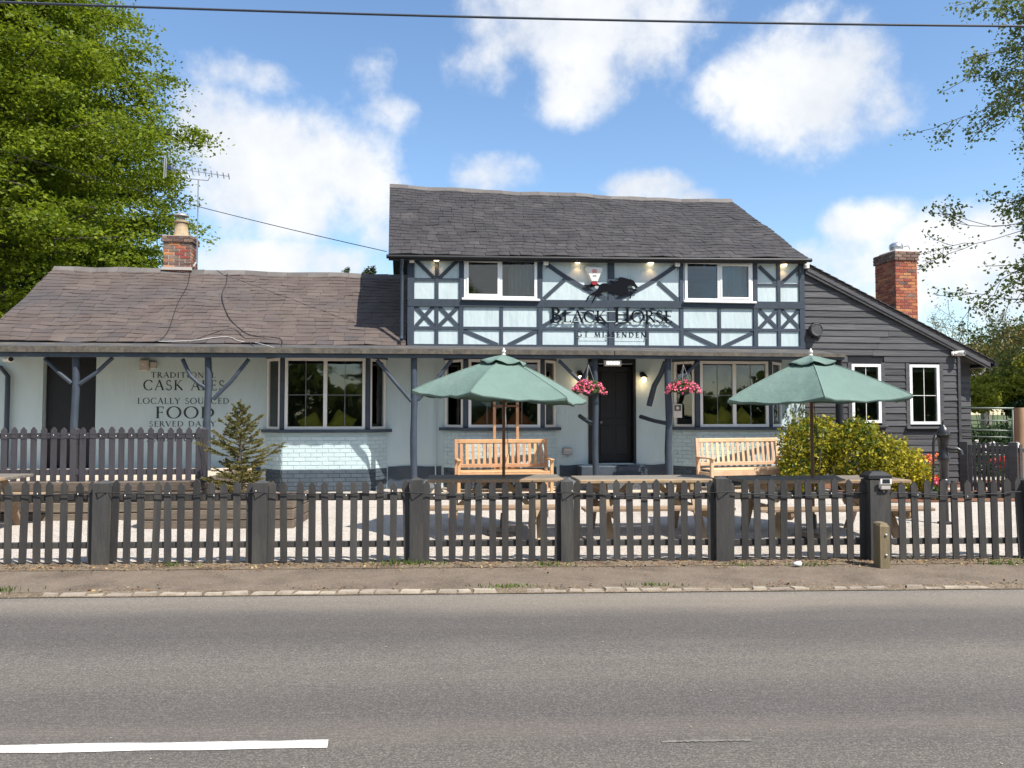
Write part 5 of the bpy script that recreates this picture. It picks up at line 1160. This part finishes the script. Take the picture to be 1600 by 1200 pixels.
# ------------------------------------------------------------------ flowers in baskets, poster
def basket(px, py, Yv, label, seed):
    rng = np.random.default_rng(seed); p = onwall(px, py, Yv); K = empty('hanging_basket', p, TH); tag(K, label, 'flower basket', 'hanging baskets by the door')
    smooth_by_angle(MB().lathe([(.02, -.17), (.1, -.14), (.16, -.05), (.17, .0), (.15, .0)], 16).obj('basket', 'cable_black', K))
    n = 900; d = rng.normal(size=(n, 3)); d /= np.linalg.norm(d, axis=1)[:, None]; d[:, 2] = np.abs(d[:, 2]) * 1.0 - .45; r = rng.uniform(.75, 1.05, n)[:, None]
    P = d * r * np.array([.30, .26, .25]); L = quads_mesh('foliage', leaf_quads(P * .95, .026, .5), 'leaf_basket'); link('foliage', L, K)
    fl = []
    n2 = 260; d = rng.normal(size=(n2, 3)); d /= np.linalg.norm(d, axis=1)[:, None]; d[:, 2] = np.abs(d[:, 2]) - .5; C = d * np.array([.315, .28, .26]) * rng.uniform(.88, 1.1, n2)[:, None]
    keep = (np.sin(C[:, 0] * 17 + seed) + np.cos(C[:, 2] * 21)) > -.75; C = C[keep]
    P = np.repeat(C, 4, axis=0) + rng.normal(0, .009, (len(C) * 4, 3)); fl = leaf_quads(P, .019, .8)
    stuff(link('blossom', quads_mesh('blossom', fl, 'pink_petal'), K))
    for a in (0, 120, 240): MB().tube([(.15 * math.cos(rad(a)), .15 * math.sin(rad(a)), 0), (0, 0, .42)], .004, 5).obj('chain', 'galv_dull', K)
    MB().tube([(0, 0, .41), (.012, 0, .44), (0, 0, .47)], .005, 5).obj('hook', 'cable_black', K)
basket(919.5, 605, -1.35, 'pink flower basket hanging at left post of the doorway', 3); basket(1068, 604, -1.35, 'pink flower basket hanging before the right bay window', 8)
def poster():
    u, z = W(1063, 642, -.30); p = BO + EU * u + EV * -.14; K = empty('poster', (p.x, p.y, z), TH + rad(-38)); tag(K, 'small black and white poster inside the right bay side pane', 'poster')
    MB().box(-.09, .09, 0, .004, -.14, .14).obj('sheet', 'plastic_white', K); MB().box(-.07, .07, -.003, -.001, .0, .12).obj('picture', 'print_grey', K); MB().lathe([(.035, -.004), (.034, -.0045)], 16, (0, 0, .06), 'y').obj('picture_motif', 'plastic_white', K)
poster()

# ------------------------------------------------------------------ trees and plants
def grow(b, p, d, length, r, depth, tips, spread, up, rng, nseg=4, shrink=.62, kids=(2, 4), minr=.004):
    "recursive limb: tapering tube with side shoots"
    p = Vector(p); d = Vector(d).normalized(); pts = [p.copy()]; rs = [r]
    for i in range(nseg):
        d = (d + Vector(rng.normal(0, .14, 3)) + Vector((0, 0, up))).normalized(); p = p + d * (length / nseg); pts.append(p.copy()); rs.append(max(r * (1 - .7 * (i + 1) / nseg), minr))
    b.tube(pts, rs, 6 if r > .03 else 4, cap=False)
    if depth == 0:
        tips.append((pts, d)); return
    k = rng.integers(kids[0], kids[1] + 1)
    for j in range(k):
        i = rng.integers(1, nseg + 1); base = pts[i]; nd = (d + Vector(rng.normal(0, spread, 3))).normalized()
        grow(b, base, nd, length * shrink * rng.uniform(.8, 1.2), max(rs[i] * .75, minr), depth - 1, tips, spread, up, rng, nseg, shrink, kids, minr)
    tips.append((pts[-2:], d))

def big_beech(name, base, H, crx, crz, label, seed, nl=120, leaf=.085, dens=1.0):
    rng = np.random.default_rng(seed); T = empty(name, base, 0); tag(T, label, 'tree')
    b = MB(); b.tube([(0, 0, -.2), (.1, 0, H * .25), (0, .1, H * .5), (.1, 0, H * .78), (0, 0, H * .95)], [.42, .36, .27, .14, .03], 10)
    P = []
    for i in range(nl):
        t = (i + .5) / nl; z0 = H * (.12 + .76 * t); a = i * 2.39996 + rng.normal(0, .3)
        prof = min(1.0, (.9 + .4 * t) if t < .25 else 1.0) * min(1.0, max(1.0 - t, .02) / .5) ** .6
        L = crx * prof * rng.uniform(.78, 1.08); rise = L * (.25 + .55 * t) * rng.uniform(.6, 1.2)
        pts = [Vector((0, 0, z0))]; 
        for k in range(1, 6):
            s = k / 5; pts.append(Vector((math.cos(a + .25 * s * rng.normal()) * L * s, math.sin(a + .2 * s * rng.normal()) * L * s, z0 + rise * s - .38 * rise * s * s - .5 * s * s)))
        b.tube(pts, [.07, .06, .045, .032, .02, .008], 5, cap=False)
        ns = int(11 * dens * (.6 + .6 * prof))
        for k in range(ns):
            s = 1 - rng.random() ** 1.4 * .72; f = s * 5; j = min(int(f), 4); c = pts[j].lerp(pts[j + 1], f - j)
            out = Vector((math.cos(a), math.sin(a), 0)); sd = Vector((-out.y, out.x, 0)); off = sd * rng.normal(0, .33 * L * .45 * (1.15 - s)) + Vector((0, 0, rng.normal(0, .22)))
            c = c + off; m = int(74 * rng.uniform(.6, 1.3)); rr = rng.uniform(.45, .85)
            x = rng.normal(0, rr * .55, m); y = rng.normal(0, rr * .55, m); dr = np.sqrt(x * x + y * y)
            z = rng.normal(0, .055, m) - .22 * dr ** 1.5 + .04
            P.append(np.c_[c.x + x, c.y + y, c.z + z])
    nf = 2300; d_ = rng.normal(size=(nf, 3)); d_ /= np.linalg.norm(d_, axis=1)[:, None]; rr_ = rng.uniform(.35, .96, nf)[:, None]
    zc = H * .50; C_ = d_ * rr_ * np.array([crx * .97, crx * .97, H * .42]) + np.array([0, 0, zc])
    for c in C_:
        m = int(26 * rng.uniform(.6, 1.4)); x = rng.normal(0, .30, m); y = rng.normal(0, .30, m); P.append(np.c_[c[0] + x, c[1] + y, c[2] + rng.normal(0, .10, m) - .25 * (x * x + y * y)])
    b.obj('trunk', 'bark', T); P = np.concatenate(P); V = leaf_quads(P, leaf, .55, flat=.35); link('crown', quads_mesh('crown', V, 'leaf_beech'), T); return T
beech = big_beech('beech_tree', (-17.3, 25.5, 0), 20.0, 6.5, 8, 'large bright green beech tree rising behind the left wing', 11, 215, .066, 1.5)
second = copy_tree(beech); second.location = (-21.5, 33, 0); second.rotation_euler[2] = 2.0; second.scale = (.95, .95, .82); second['label'] = 'darker green tree half hidden behind the large left beech'
# trees across the road, behind the viewer, which the window panes mirror
for x, y, s, r, l in [(-9, -17, .78, 1.0, 'green tree across the road mirrored in the left windows'), (2.5, -20, .8, 2.6, 'green tree across the road mirrored in the middle windows'), (14, -17, .74, 4.0, 'green tree across the road mirrored in the right windows'), (36, -17, .8, 5.0, 'green tree across the road mirrored in the boarded end windows')]:
    c = copy_tree(beech); c.location = (x, y, 0); c.rotation_euler[2] = r; c.scale = (s, s, s * .8); c['label'] = l; c['group'] = 'trees across the road'

def far_hedge():  # unseen hedge, added to darken what the window panes mirror
    rng = np.random.default_rng(77); T = empty('reflection_hedge', (0, -12.5, 0), 0); tag(T, 'hedge added behind the viewer to darken the ground floor window reflections', 'hedge'); n = 46000
    P = np.c_[rng.uniform(-26, 62, n), rng.normal(0, .7, n), np.abs(rng.random(n)) ** .8 * 3.3]; P[:, 2] *= 1 + .18 * np.sin(P[:, 0] * .9) + .1 * np.sin(P[:, 0] * 2.3)
    link('foliage', quads_mesh('foliage', leaf_quads(P, .17, .7), 'leaf_maple'), T); b = MB()
    for i in range(30): x = -25 + i * 2.9; b.tube([(x, 0, -.1), (x + .2, 0, 2.2)], [.07, .03], 6)
    b.obj('stem', 'bark', T)
far_hedge()

def maple():
    rng = np.random.default_rng(21); T = empty('maple_tree', (22.2, 25.5, 0), 0); tag(T, 'thinly leaved maple reaching in from the right edge', 'tree'); T.scale = (1.66, 1.66, 1.6); b = MB(); tips = []
    b.tube([(0, 0, -.2), (.1, 0, 2.5), (.0, .1, 5), (-.1, 0, 8), (0, 0, 11)], [.24, .2, .16, .1, .03], 9)
    for i in range(64):
        z = 3.0 + 7.8 * (i + rng.random()) / 64; a = math.pi + rng.normal(0, .75) if i % 4 else rng.uniform(0, 6.28); lift = rng.uniform(-.02, .4)
        grow(b, (0, 0, z), (math.cos(a), math.sin(a), lift), rng.uniform(1.7, 2.5) * (1 if z < 8.5 else .85), .05, 3, tips, .42, -.012, rng, 4, .6, (2, 4), .0065)
    b.obj('trunk', 'bark', T); P = []
    for pts, d in tips:
        q = pts[-1]; m = rng.integers(12, 22); P.append(np.array(q) + rng.normal(0, .10, (m, 3)))
        if len(pts) > 2:
            q = pts[2]; P.append(np.array(q) + rng.normal(0, .09, (9, 3)))
    P = np.concatenate(P); link('crown', quads_mesh('crown', leaf_quads(P, .037, .75), 'leaf_maple'), T)
maple()

def spruce():
    P0, p1, w = PL; rng = np.random.default_rng(5); px = at(375, 700, 11.0); T = empty('young_spruce', (px.x, 11.0, .40), 0); tag(T, 'young yellow-green spruce tree standing in the sleeper planter', 'tree')
    H = Wz(624, 375, -4.2) - .40; H = 1.6 + (646 - 624) * 11.0 / F - .40; b = MB(); b.tube([(0, 0, -.02), (.01, 0, H * .5), (0, 0, H)], [.03, .02, .006], 6)
    Q = []
    def needles(a, c, n, ln):
        a = np.array(a); c = np.array(c); t = rng.random(n)[:, None]; q = a + (c - a) * t; d = (c - a) / (np.linalg.norm(c - a) + 1e-9)
        s = rng.normal(size=(n, 3)); s -= (s @ d)[:, None] * d; s /= np.linalg.norm(s, axis=1)[:, None]; dd = s * .75 + d * .65; l = ln * rng.uniform(.7, 1.2, n)[:, None]; wv = np.cross(dd, rng.normal(size=(n, 3))); wv /= np.linalg.norm(wv, axis=1)[:, None]; wv *= .0042
        Q.append(np.stack([q - wv, q + wv, q + dd * l + wv * .3, q + dd * l - wv * .3], axis=1))
    needles((0, 0, H * .8), (0, 0, H), 110, .025)
    nb = 84
    for i in range(nb):
        t = i / nb; z = H * (.02 + .93 * t); a = i * 2.4; L = (.58 * (1 - t) ** .85 + .06) * rng.uniform(.5, 1.32); up = .18 + .5 * t + rng.normal(0, .16)
        e = Vector((math.cos(a) * L, math.sin(a) * L, z + L * up)); s = Vector((0, 0, z)); mid = s.lerp(e, .5) - Vector((0, 0, .03)); b.tube([s, mid, e], [.009, .006, .003], 4, cap=False)
        needles(s.lerp(e, .1), mid, int(170 * L), .024); needles(mid, e, int(260 * L) + 26, .027)
        for k in range(int(4 + 13 * L)):
            f = rng.uniform(.25, .98); c = s.lerp(mid, f * 2) if f < .5 else mid.lerp(e, f * 2 - 1); sd = Vector((-math.sin(a), math.cos(a), 0)) * (1 if k % 2 else -1); ll = L * .38 * (1.15 - f * .6) * rng.uniform(.6, 1.1); tip = c + (sd * .8 + Vector((math.cos(a), math.sin(a), .15)) * .7).normalized() * ll
            b.tube([c, tip], [.004, .002], 3, cap=False); needles(c, tip, int(330 * ll) + 18, .024)
    b.obj('trunk', 'bark_pale', T); link('crown', quads_mesh('crown', np.concatenate(Q), 'needle'), T)
spruce()

def shrub(name, blobs, n, m, label, leaf=.036, seed=1, cat='shrub', stem=True, group=None):
    "blobs: (x, y, z, rx, ry, rz)"
    rng = np.random.default_rng(seed); c0 = np.array(blobs[0][:3]); T = empty(name, (c0[0], c0[1], gz(c0[1])), 0); tag(T, label, cat, group); P = []
    vol = [bb[3] * bb[5] for bb in blobs]; tot = sum(vol)
    for bb, vv in zip(blobs, vol):
        k = int(n * vv / tot); d = rng.normal(size=(k, 3)); d /= np.linalg.norm(d, axis=1)[:, None]; r = 1.04 - np.abs(rng.normal(0, .20, k)) + rng.normal(0, .045, k); bump = 1 + .16 * np.sin(d[:, 0] * 7 + seed) * np.sin(d[:, 2] * 8 + d[:, 1] * 5); p = d * (r * bump)[:, None] * np.array(bb[3:]) + np.array(bb[:3]); P.append(p)
    P = np.concatenate(P); P = P[P[:, 2] > gz(c0[1]) + .01]; base = np.array([c0[0], c0[1], gz(c0[1])])
    link('foliage', quads_mesh('foliage', leaf_quads(P - base, leaf, .5), m), T)
    if stem:
        b = MB()
        for k in range(9):
            bb = blobs[k % len(blobs)]; e = np.array(bb[:3]) + rng.normal(0, .5, 3) * np.array(bb[3:]) - base; b.tube([(e[0] * .6, e[1] * .6, 0), (e[0] * .8, e[1] * .8, e[2] * .5), e], [.018, .012, .006], 5, cap=False)
        b.obj('stem', 'bark', T)
    return T
def S(px, py, Y, rx, ry, rz): p = at(px, py, Y); return (p.x, Y, p.z, rx * Y / F, ry, rz * Y / F)
shrub('variegated_shrub', [S(1262, 706, 14.5, 42, .5, 52), S(1282, 690, 14.7, 34, .4, 38), S(1245, 740, 14.3, 26, .35, 30)], 8500, 'leaf_shrub', 'tall gold and green variegated shrub left of the black post', seed=4)
shrub('variegated_shrub', [S(1345, 712, 14.1, 44, .5, 54), S(1388, 728, 13.9, 46, .5, 44), S(1425, 742, 13.8, 28, .4, 30), S(1338, 680, 14.4, 26, .4, 26)], 10500, 'leaf_shrub', 'wide gold and green variegated shrub spreading right of the black post', seed=9)
def flowers(name, px, py, Y, r, mp, ml, label, seed, n=26):
    rng = np.random.default_rng(seed); p = at(px, py, Y); g = gz(Y); T = empty(name, (p.x, Y, g), 0); tag(T, label, 'flowers', 'flowers in the beds'); h = p.z - g
    P = rng.normal(0, 1, (170, 3)) * np.array([r, r, h * .3]) + np.array([0, 0, h * .5]); P = P[P[:, 2] > 0]; link('foliage', quads_mesh('foliage', leaf_quads(P, .03, .5), ml), T)
    C = rng.normal(0, 1, (n, 3)) * np.array([r * .8, r * .7, r * .4]) + np.array([0, 0, h]); Q = np.repeat(C, 9, axis=0) + rng.normal(0, .014, (n * 9, 3)); link('blossom', quads_mesh('blossom', leaf_quads(Q, .022, .8), mp), T)
flowers('orange_flowers', 1447, 716, 14.6, .11, 'orange_petal', 'leaf_basket', 'orange flower heads at the tip of the wide shrub', 31); flowers('red_flowers', 1461, 749, 13.6, .09, 'red_petal', 'leaf_basket', 'red flowers low beside the water pump', 32, 20)
flowers('white_flowers', 1446, 747, 13.7, .07, 'white_petal', 'leaf_basket', 'white flowers beside the foot of the wide shrub', 33, 10); flowers('pink_flowers', 1466, 755, 13.4, .05, 'pink_petal', 'leaf_basket', 'small pink flowers before the red ones', 34, 8)
flowers('red_flowers', 1566, 722, 15.6, .12, 'red_petal', 'leaf_basket', 'tall red flowers seen through the gate pickets', 35, 60); flowers('white_flowers', 1543, 700, 16.0, .2, 'white_petal', 'leaf_basket', 'pale flowers seen through the middle of the gate', 36, 20)
flowers('pink_flowers', 377, 789, 10.75, .05, 'pink_petal', 'leaf_basket', 'tiny pink flowers at the foot of the spruce', 37, 9); flowers('white_flowers', 360, 788, 10.72, .05, 'white_petal', 'leaf_basket', 'tiny white flowers at the foot of the spruce', 38, 9)

def climber():
    rng = np.random.default_rng(12); p = onwall(1245, 650, -.08); T = empty('climbing_plant', (p.x, p.y, gz(p.y)), TH); tag(T, 'thin leafy climber trailing on pale wall beside right bay', 'climber'); b = MB(); P = []
    for k in range(7):
        pts = []; x = rng.uniform(-.15, .15)
        for i in range(9): x += rng.normal(0, .05); pts.append((x, -.02 + rng.normal(0, .02), .3 + i * .24)); P.append(np.array(pts[-1]) + rng.normal(0, .05, (9, 3)) * np.array([1, .4, 1]))
        b.tube(pts, .005, 4, cap=False)
    b.obj('stem', 'bark', T); link('foliage', quads_mesh('foliage', leaf_quads(np.concatenate(P), .028, .6), 'leaf_maple'), T)
climber()

def right_side():
    # bed of mulch, water pump, gate, field gate, posts
    p = at(1440, 770, 13.4); struct(MB().add([(6.2, 13.1, gz(13.1) + .012), (16, 13.9, gz(14) + .012), (16, 17.5, .125), (6.2, 16.8, .125)], [(0, 1, 2, 3)]).obj('flower_bed', 'mulch'))
    Y = 10.9; p = at(1477, 825, Y); K = empty('water_pump', (p.x, Y, gz(Y)), 0); tag(K, 'old black cast iron hand pump with curved handle', 'water pump')
    k = .0091; z0 = 830
    def z(py): return (z0 - py) * k
    smooth_by_angle(MB().lathe([(.10, 0), (.10, .02), (.05, .035), (.045, z(772)), (.07, z(770)), (.07, z(763)), (.055, z(761)), (.06, z(736)), (.08, z(733)), (.08, z(727)), (.062, z(724)), (.066, z(712)), (.075, z(703)), (.095, z(697)), (.095, z(693))], 20).obj('barrel', 'cast_iron', K), 40)
    smooth_by_angle(MB().lathe([(.125, z(693.5)), (.13, z(692)), (.085, z(691)), (.08, z(687)), (.06, z(682)), (.028, z(679)), (.012, z(676)), (.014, z(674)), (.005, z(669))], 20).obj('cap', 'cast_iron', K), 40)
    smooth_by_angle(MB().tube([(.03, -.04, z(714)), (.09, -.08, z(715)), (.14, -.1, z(714)), (.17, -.115, z(717)), (.175, -.12, z(723))], [.045, .036, .028, .03, .036], 10).obj('spout', 'cast_iron', K), 50)
    smooth_by_angle(MB().tube([(-.06, -.02, z(699)), (-.13, -.03, z(695)), (-.165, -.04, z(705)), (-.175, -.05, z(735)), (-.19, -.06, z(765)), (-.25, -.08, z(788)), (-.32, -.1, z(797))], [.028, .026, .018, .014, .013, .013, .018], 8).obj('handle', 'cast_iron', K), 50)
    # black picket gate between two posts
    a = at(1506, 700, 14.4); c = at(1583, 700, 13.9); G = empty('garden_gate', (a.x, a.y, gz(14)), math.atan2(c.y - a.y, c.x - a.x)); tag(G, 'black wooden picket gate between two square posts at right', 'gate'); L = math.hypot(c.x - a.x, c.y - a.y)
    hh = at(1506, 688, 14.4).z - gz(14)
    pm = post_mesh(.13, hh + .02, 'black_board', .025)
    for x in (0, L): link('post', pm, G, (x, 0, -.02))
    pk = picket_mesh(.05, hh - .1, .018, .03, 'black_board')
    for i in range(7): x = .17 + i * (L - .34) / 6; link('picket', pk, G, (x, 0, .08))
    for zz in (hh - .2, .16): MB().cbox(.07, L - .07, .012, .045, zz, zz + .07, .005).obj('rail', 'black_board', G)
    for x in (.1, L - .1): MB().cbox(x - .035, x + .035, -.012, .01, .06, hh - .08, .004).obj('stile', 'black_board', G)
    # continuing fence to the right of the gate
    R = empty('garden_fence', (c.x, c.y, gz(14)), .05); tag(R, 'short run of black picket fence right of the garden gate', 'fence')
    for i in range(10): link('picket', pk, R, (.14 + i * .13, 0, .05))
    for zz in (hh - .2, .16): MB().cbox(.06, 1.6, .012, .045, zz, zz + .07, .005).obj('rail', 'black_board', R)
    # field gate and its stout round post
    a = at(1600, 637, 15.6); K = empty('round_post', (a.x - .1, 15.6, .1), 0); tag(K, 'thick round brown timber post at the right edge', 'post'); smooth_by_angle(MB().tube([(0, 0, -.1), (.01, 0, .8), (0, 0, at(1590, 637, 15.6).z - .1)], [.115, .11, .10], 14).obj('shaft', 'post_brown', K)); smooth_by_angle(MB().lathe([(.004, 0), (.06, .0), (.06, .02), (.004, .02)], 12, (-.12, -.1, at(0, 695, 15.6).z - .1), 'y').obj('reflector', 'plastic_white', K))
    K = empty('field_gate', at(1586, 700, 16.2) * Vector((1, 1, 0)) if False else (at(1586, 700, 16.2).x, 16.2, .1), 0); tag(K, 'grey tubular metal field gate behind the boarded end', 'gate'); x0 = at(1500, 700, 16.9).x - at(1586, 700, 16.2).x - .2
    for py in (638, 657.5, 673, 683.5, 697, 712): zz = at(1586, py, 16.2).z - .1; MB().tube([(0, 0, zz), (x0, .7, zz + .01)], .021 if py < 640 else .015, 8).obj('bar', 'gate_metal', K, smooth=True)
    for f in (0.02, .98): MB().tube([(x0 * f, .7 * f, 0.05), (x0 * f, .7 * f, at(1586, 638, 16.2).z - .1)], .02, 8).obj('stile', 'gate_metal', K, smooth=True)
right_side()

def far_right():
    # strappy evergreen bank behind the field gate
    rng = np.random.default_rng(3); p = at(1560, 690, 18.5); T = empty('strappy_shrub', (p.x, 18.5, .0), 0); tag(T, 'dark green strap-leaved bank behind the metal field gate', 'shrub'); n = 2600
    b0 = np.c_[rng.uniform(-1.6, 2.2, n), rng.uniform(-.5, .8, n), rng.uniform(0, 1.15, n)]; d = np.c_[rng.normal(0, .5, n), rng.normal(0, .4, n), rng.uniform(.3, 1.0, n)]; d /= np.linalg.norm(d, axis=1)[:, None]; l = rng.uniform(.3, .6, n)[:, None]; mid = b0 + d * l * .6; e = mid + (d * np.array([1.2, 1.2, -.1])) * l * .6; w = np.cross(d, rng.normal(size=(n, 3))); w /= np.linalg.norm(w, axis=1)[:, None]; w *= .016
    V = np.concatenate([np.stack([b0 - w, b0 + w, mid + w, mid - w], 1), np.stack([mid - w, mid + w, e + w * .2, e - w * .2], 1)]); link('foliage', quads_mesh('foliage', V, 'leaf_dark'), T); MB().tube([(0, 0, -.1), (.1, 0, .7)], .05, 6).obj('stem', 'bark', T)
    # bushes and trees of the hedgerow beyond
    H = [('lime_bush', [S(1560, 612, 30, 60, 1.6, 26), S(1520, 622, 29, 30, 1.2, 22), S(1610, 600, 30, 50, 1.5, 40)], 15000, 'leaf_lime', 'bright lime green bush beyond the field gate', .075), ('olive_bush', [S(1545, 585, 34, 55, 1.8, 50), S(1600, 560, 34, 45, 1.8, 55)], 15000, 'leaf_olive', 'brownish olive bush rising behind the lime bush', .075), ('evergreen_bush', [S(1612, 622, 29, 24, 1.0, 20), S(1600, 640, 28, 18, 1.0, 14)], 4500, 'leaf_dark', 'dark green bush at the right edge under the maple', .07)]
    for i, (nm, bl, n_, m, l, lf) in enumerate(H): shrub(nm, bl, n_, m, l, lf, 40 + i, 'bush')
    rng = np.random.default_rng(8); T = empty('pale_tree', (at(1540, 600, 44).x, 44, 0), 0); tag(T, 'pale thin-leaved spring tree on the skyline at right', 'tree'); b = MB(); tips = []
    b.tube([(0, 0, -.3), (0, .1, 2.0)], [.3, .24], 8)
    for i in range(11):
        a = i * 2.4; grow(b, (0, 0, 1.6 + .1 * i), (math.cos(a) * .55, math.sin(a) * .55, 1), 2.9, .085, 3, tips, .34, .10, rng, 4, .66, (2, 4), .012)
    b.obj('trunk', 'bark_pale', T); P = []
    for pts, d in tips:
        for q in pts[1:]: P.append(np.array(q) + rng.normal(0, .13, (4, 3)))
    link('crown', quads_mesh('crown', leaf_quads(np.concatenate(P), .05, .6), 'leaf_pale'), T)
    for j, (px, py, l) in enumerate([(542, 421, 'small far conifer tip left, just above the wing ridge'), (572, 420, 'wider far conifer tip right, just above the wing ridge'), (582, 418, 'thin far conifer tip nearest to the main roof')]):
        p = at(px, py, 34); rng = np.random.default_rng(60 + j); T = empty('far_conifer', (p.x, 34, 0), 0); tag(T, l, 'tree', 'far conifers behind the wing'); Hh = p.z; b = MB().tube([(0, 0, -.1), (0, 0, Hh)], [.2, .012], 6); b.obj('trunk', 'bark', T); Q = []
        for i in range(150):
            t = rng.random() ** .6; z = Hh * (.35 + .65 * t); L = (1 - (z / Hh)) * 1.9 + .06; a = rng.random() * 6.28; m = 22; s = rng.random(m)[:, None]; e = np.array([math.cos(a) * L, math.sin(a) * L, .25 * L]); Q.append(np.array([0, 0, z]) + e * s + rng.normal(0, .05, (m, 3)))
        link('crown', quads_mesh('crown', leaf_quads(np.concatenate(Q), .07, .3), 'conifer_far'), T)
far_right()

def building_foot():
    # paved strip along the pub wall and the painted rocks at the corner post
    struct(MB().box(-2.2, 5.3, -1.32, -.0, -.05, .135).obj('paved_strip', 'paving_pale', None, BO, (0, 0, TH)))
    rng = random.Random(4)
    for i, (px, py, v, s, l) in enumerate([(641, 748, -1.05, .16, 'dark painted rock left of the corner post'), (664, 750, -1.0, .18, 'dark painted rock right of the corner post'), (655, 757, -1.35, .13, 'low dark rock at the foot of the corner post'), (886, 742, -1.0, .2, 'grey rough rock beside the front steps')]):
        p = onwall(px, py, v); bm = bmesh.new(); bmesh.ops.create_icosphere(bm, subdivisions=2, radius=s)
        for w in bm.verts: w.co *= 1 + rng.uniform(-.16, .16); w.co.z *= .8
        me_ = bpy.data.meshes.new('rock'); bm.to_mesh(me_); bm.free(); me_.materials.append(MATS['rock']); o = link('rock', me_, None, (p.x, p.y, .13 + s * .55)); tag(o, l, 'rock', 'rocks along the pub foot')
building_foot()
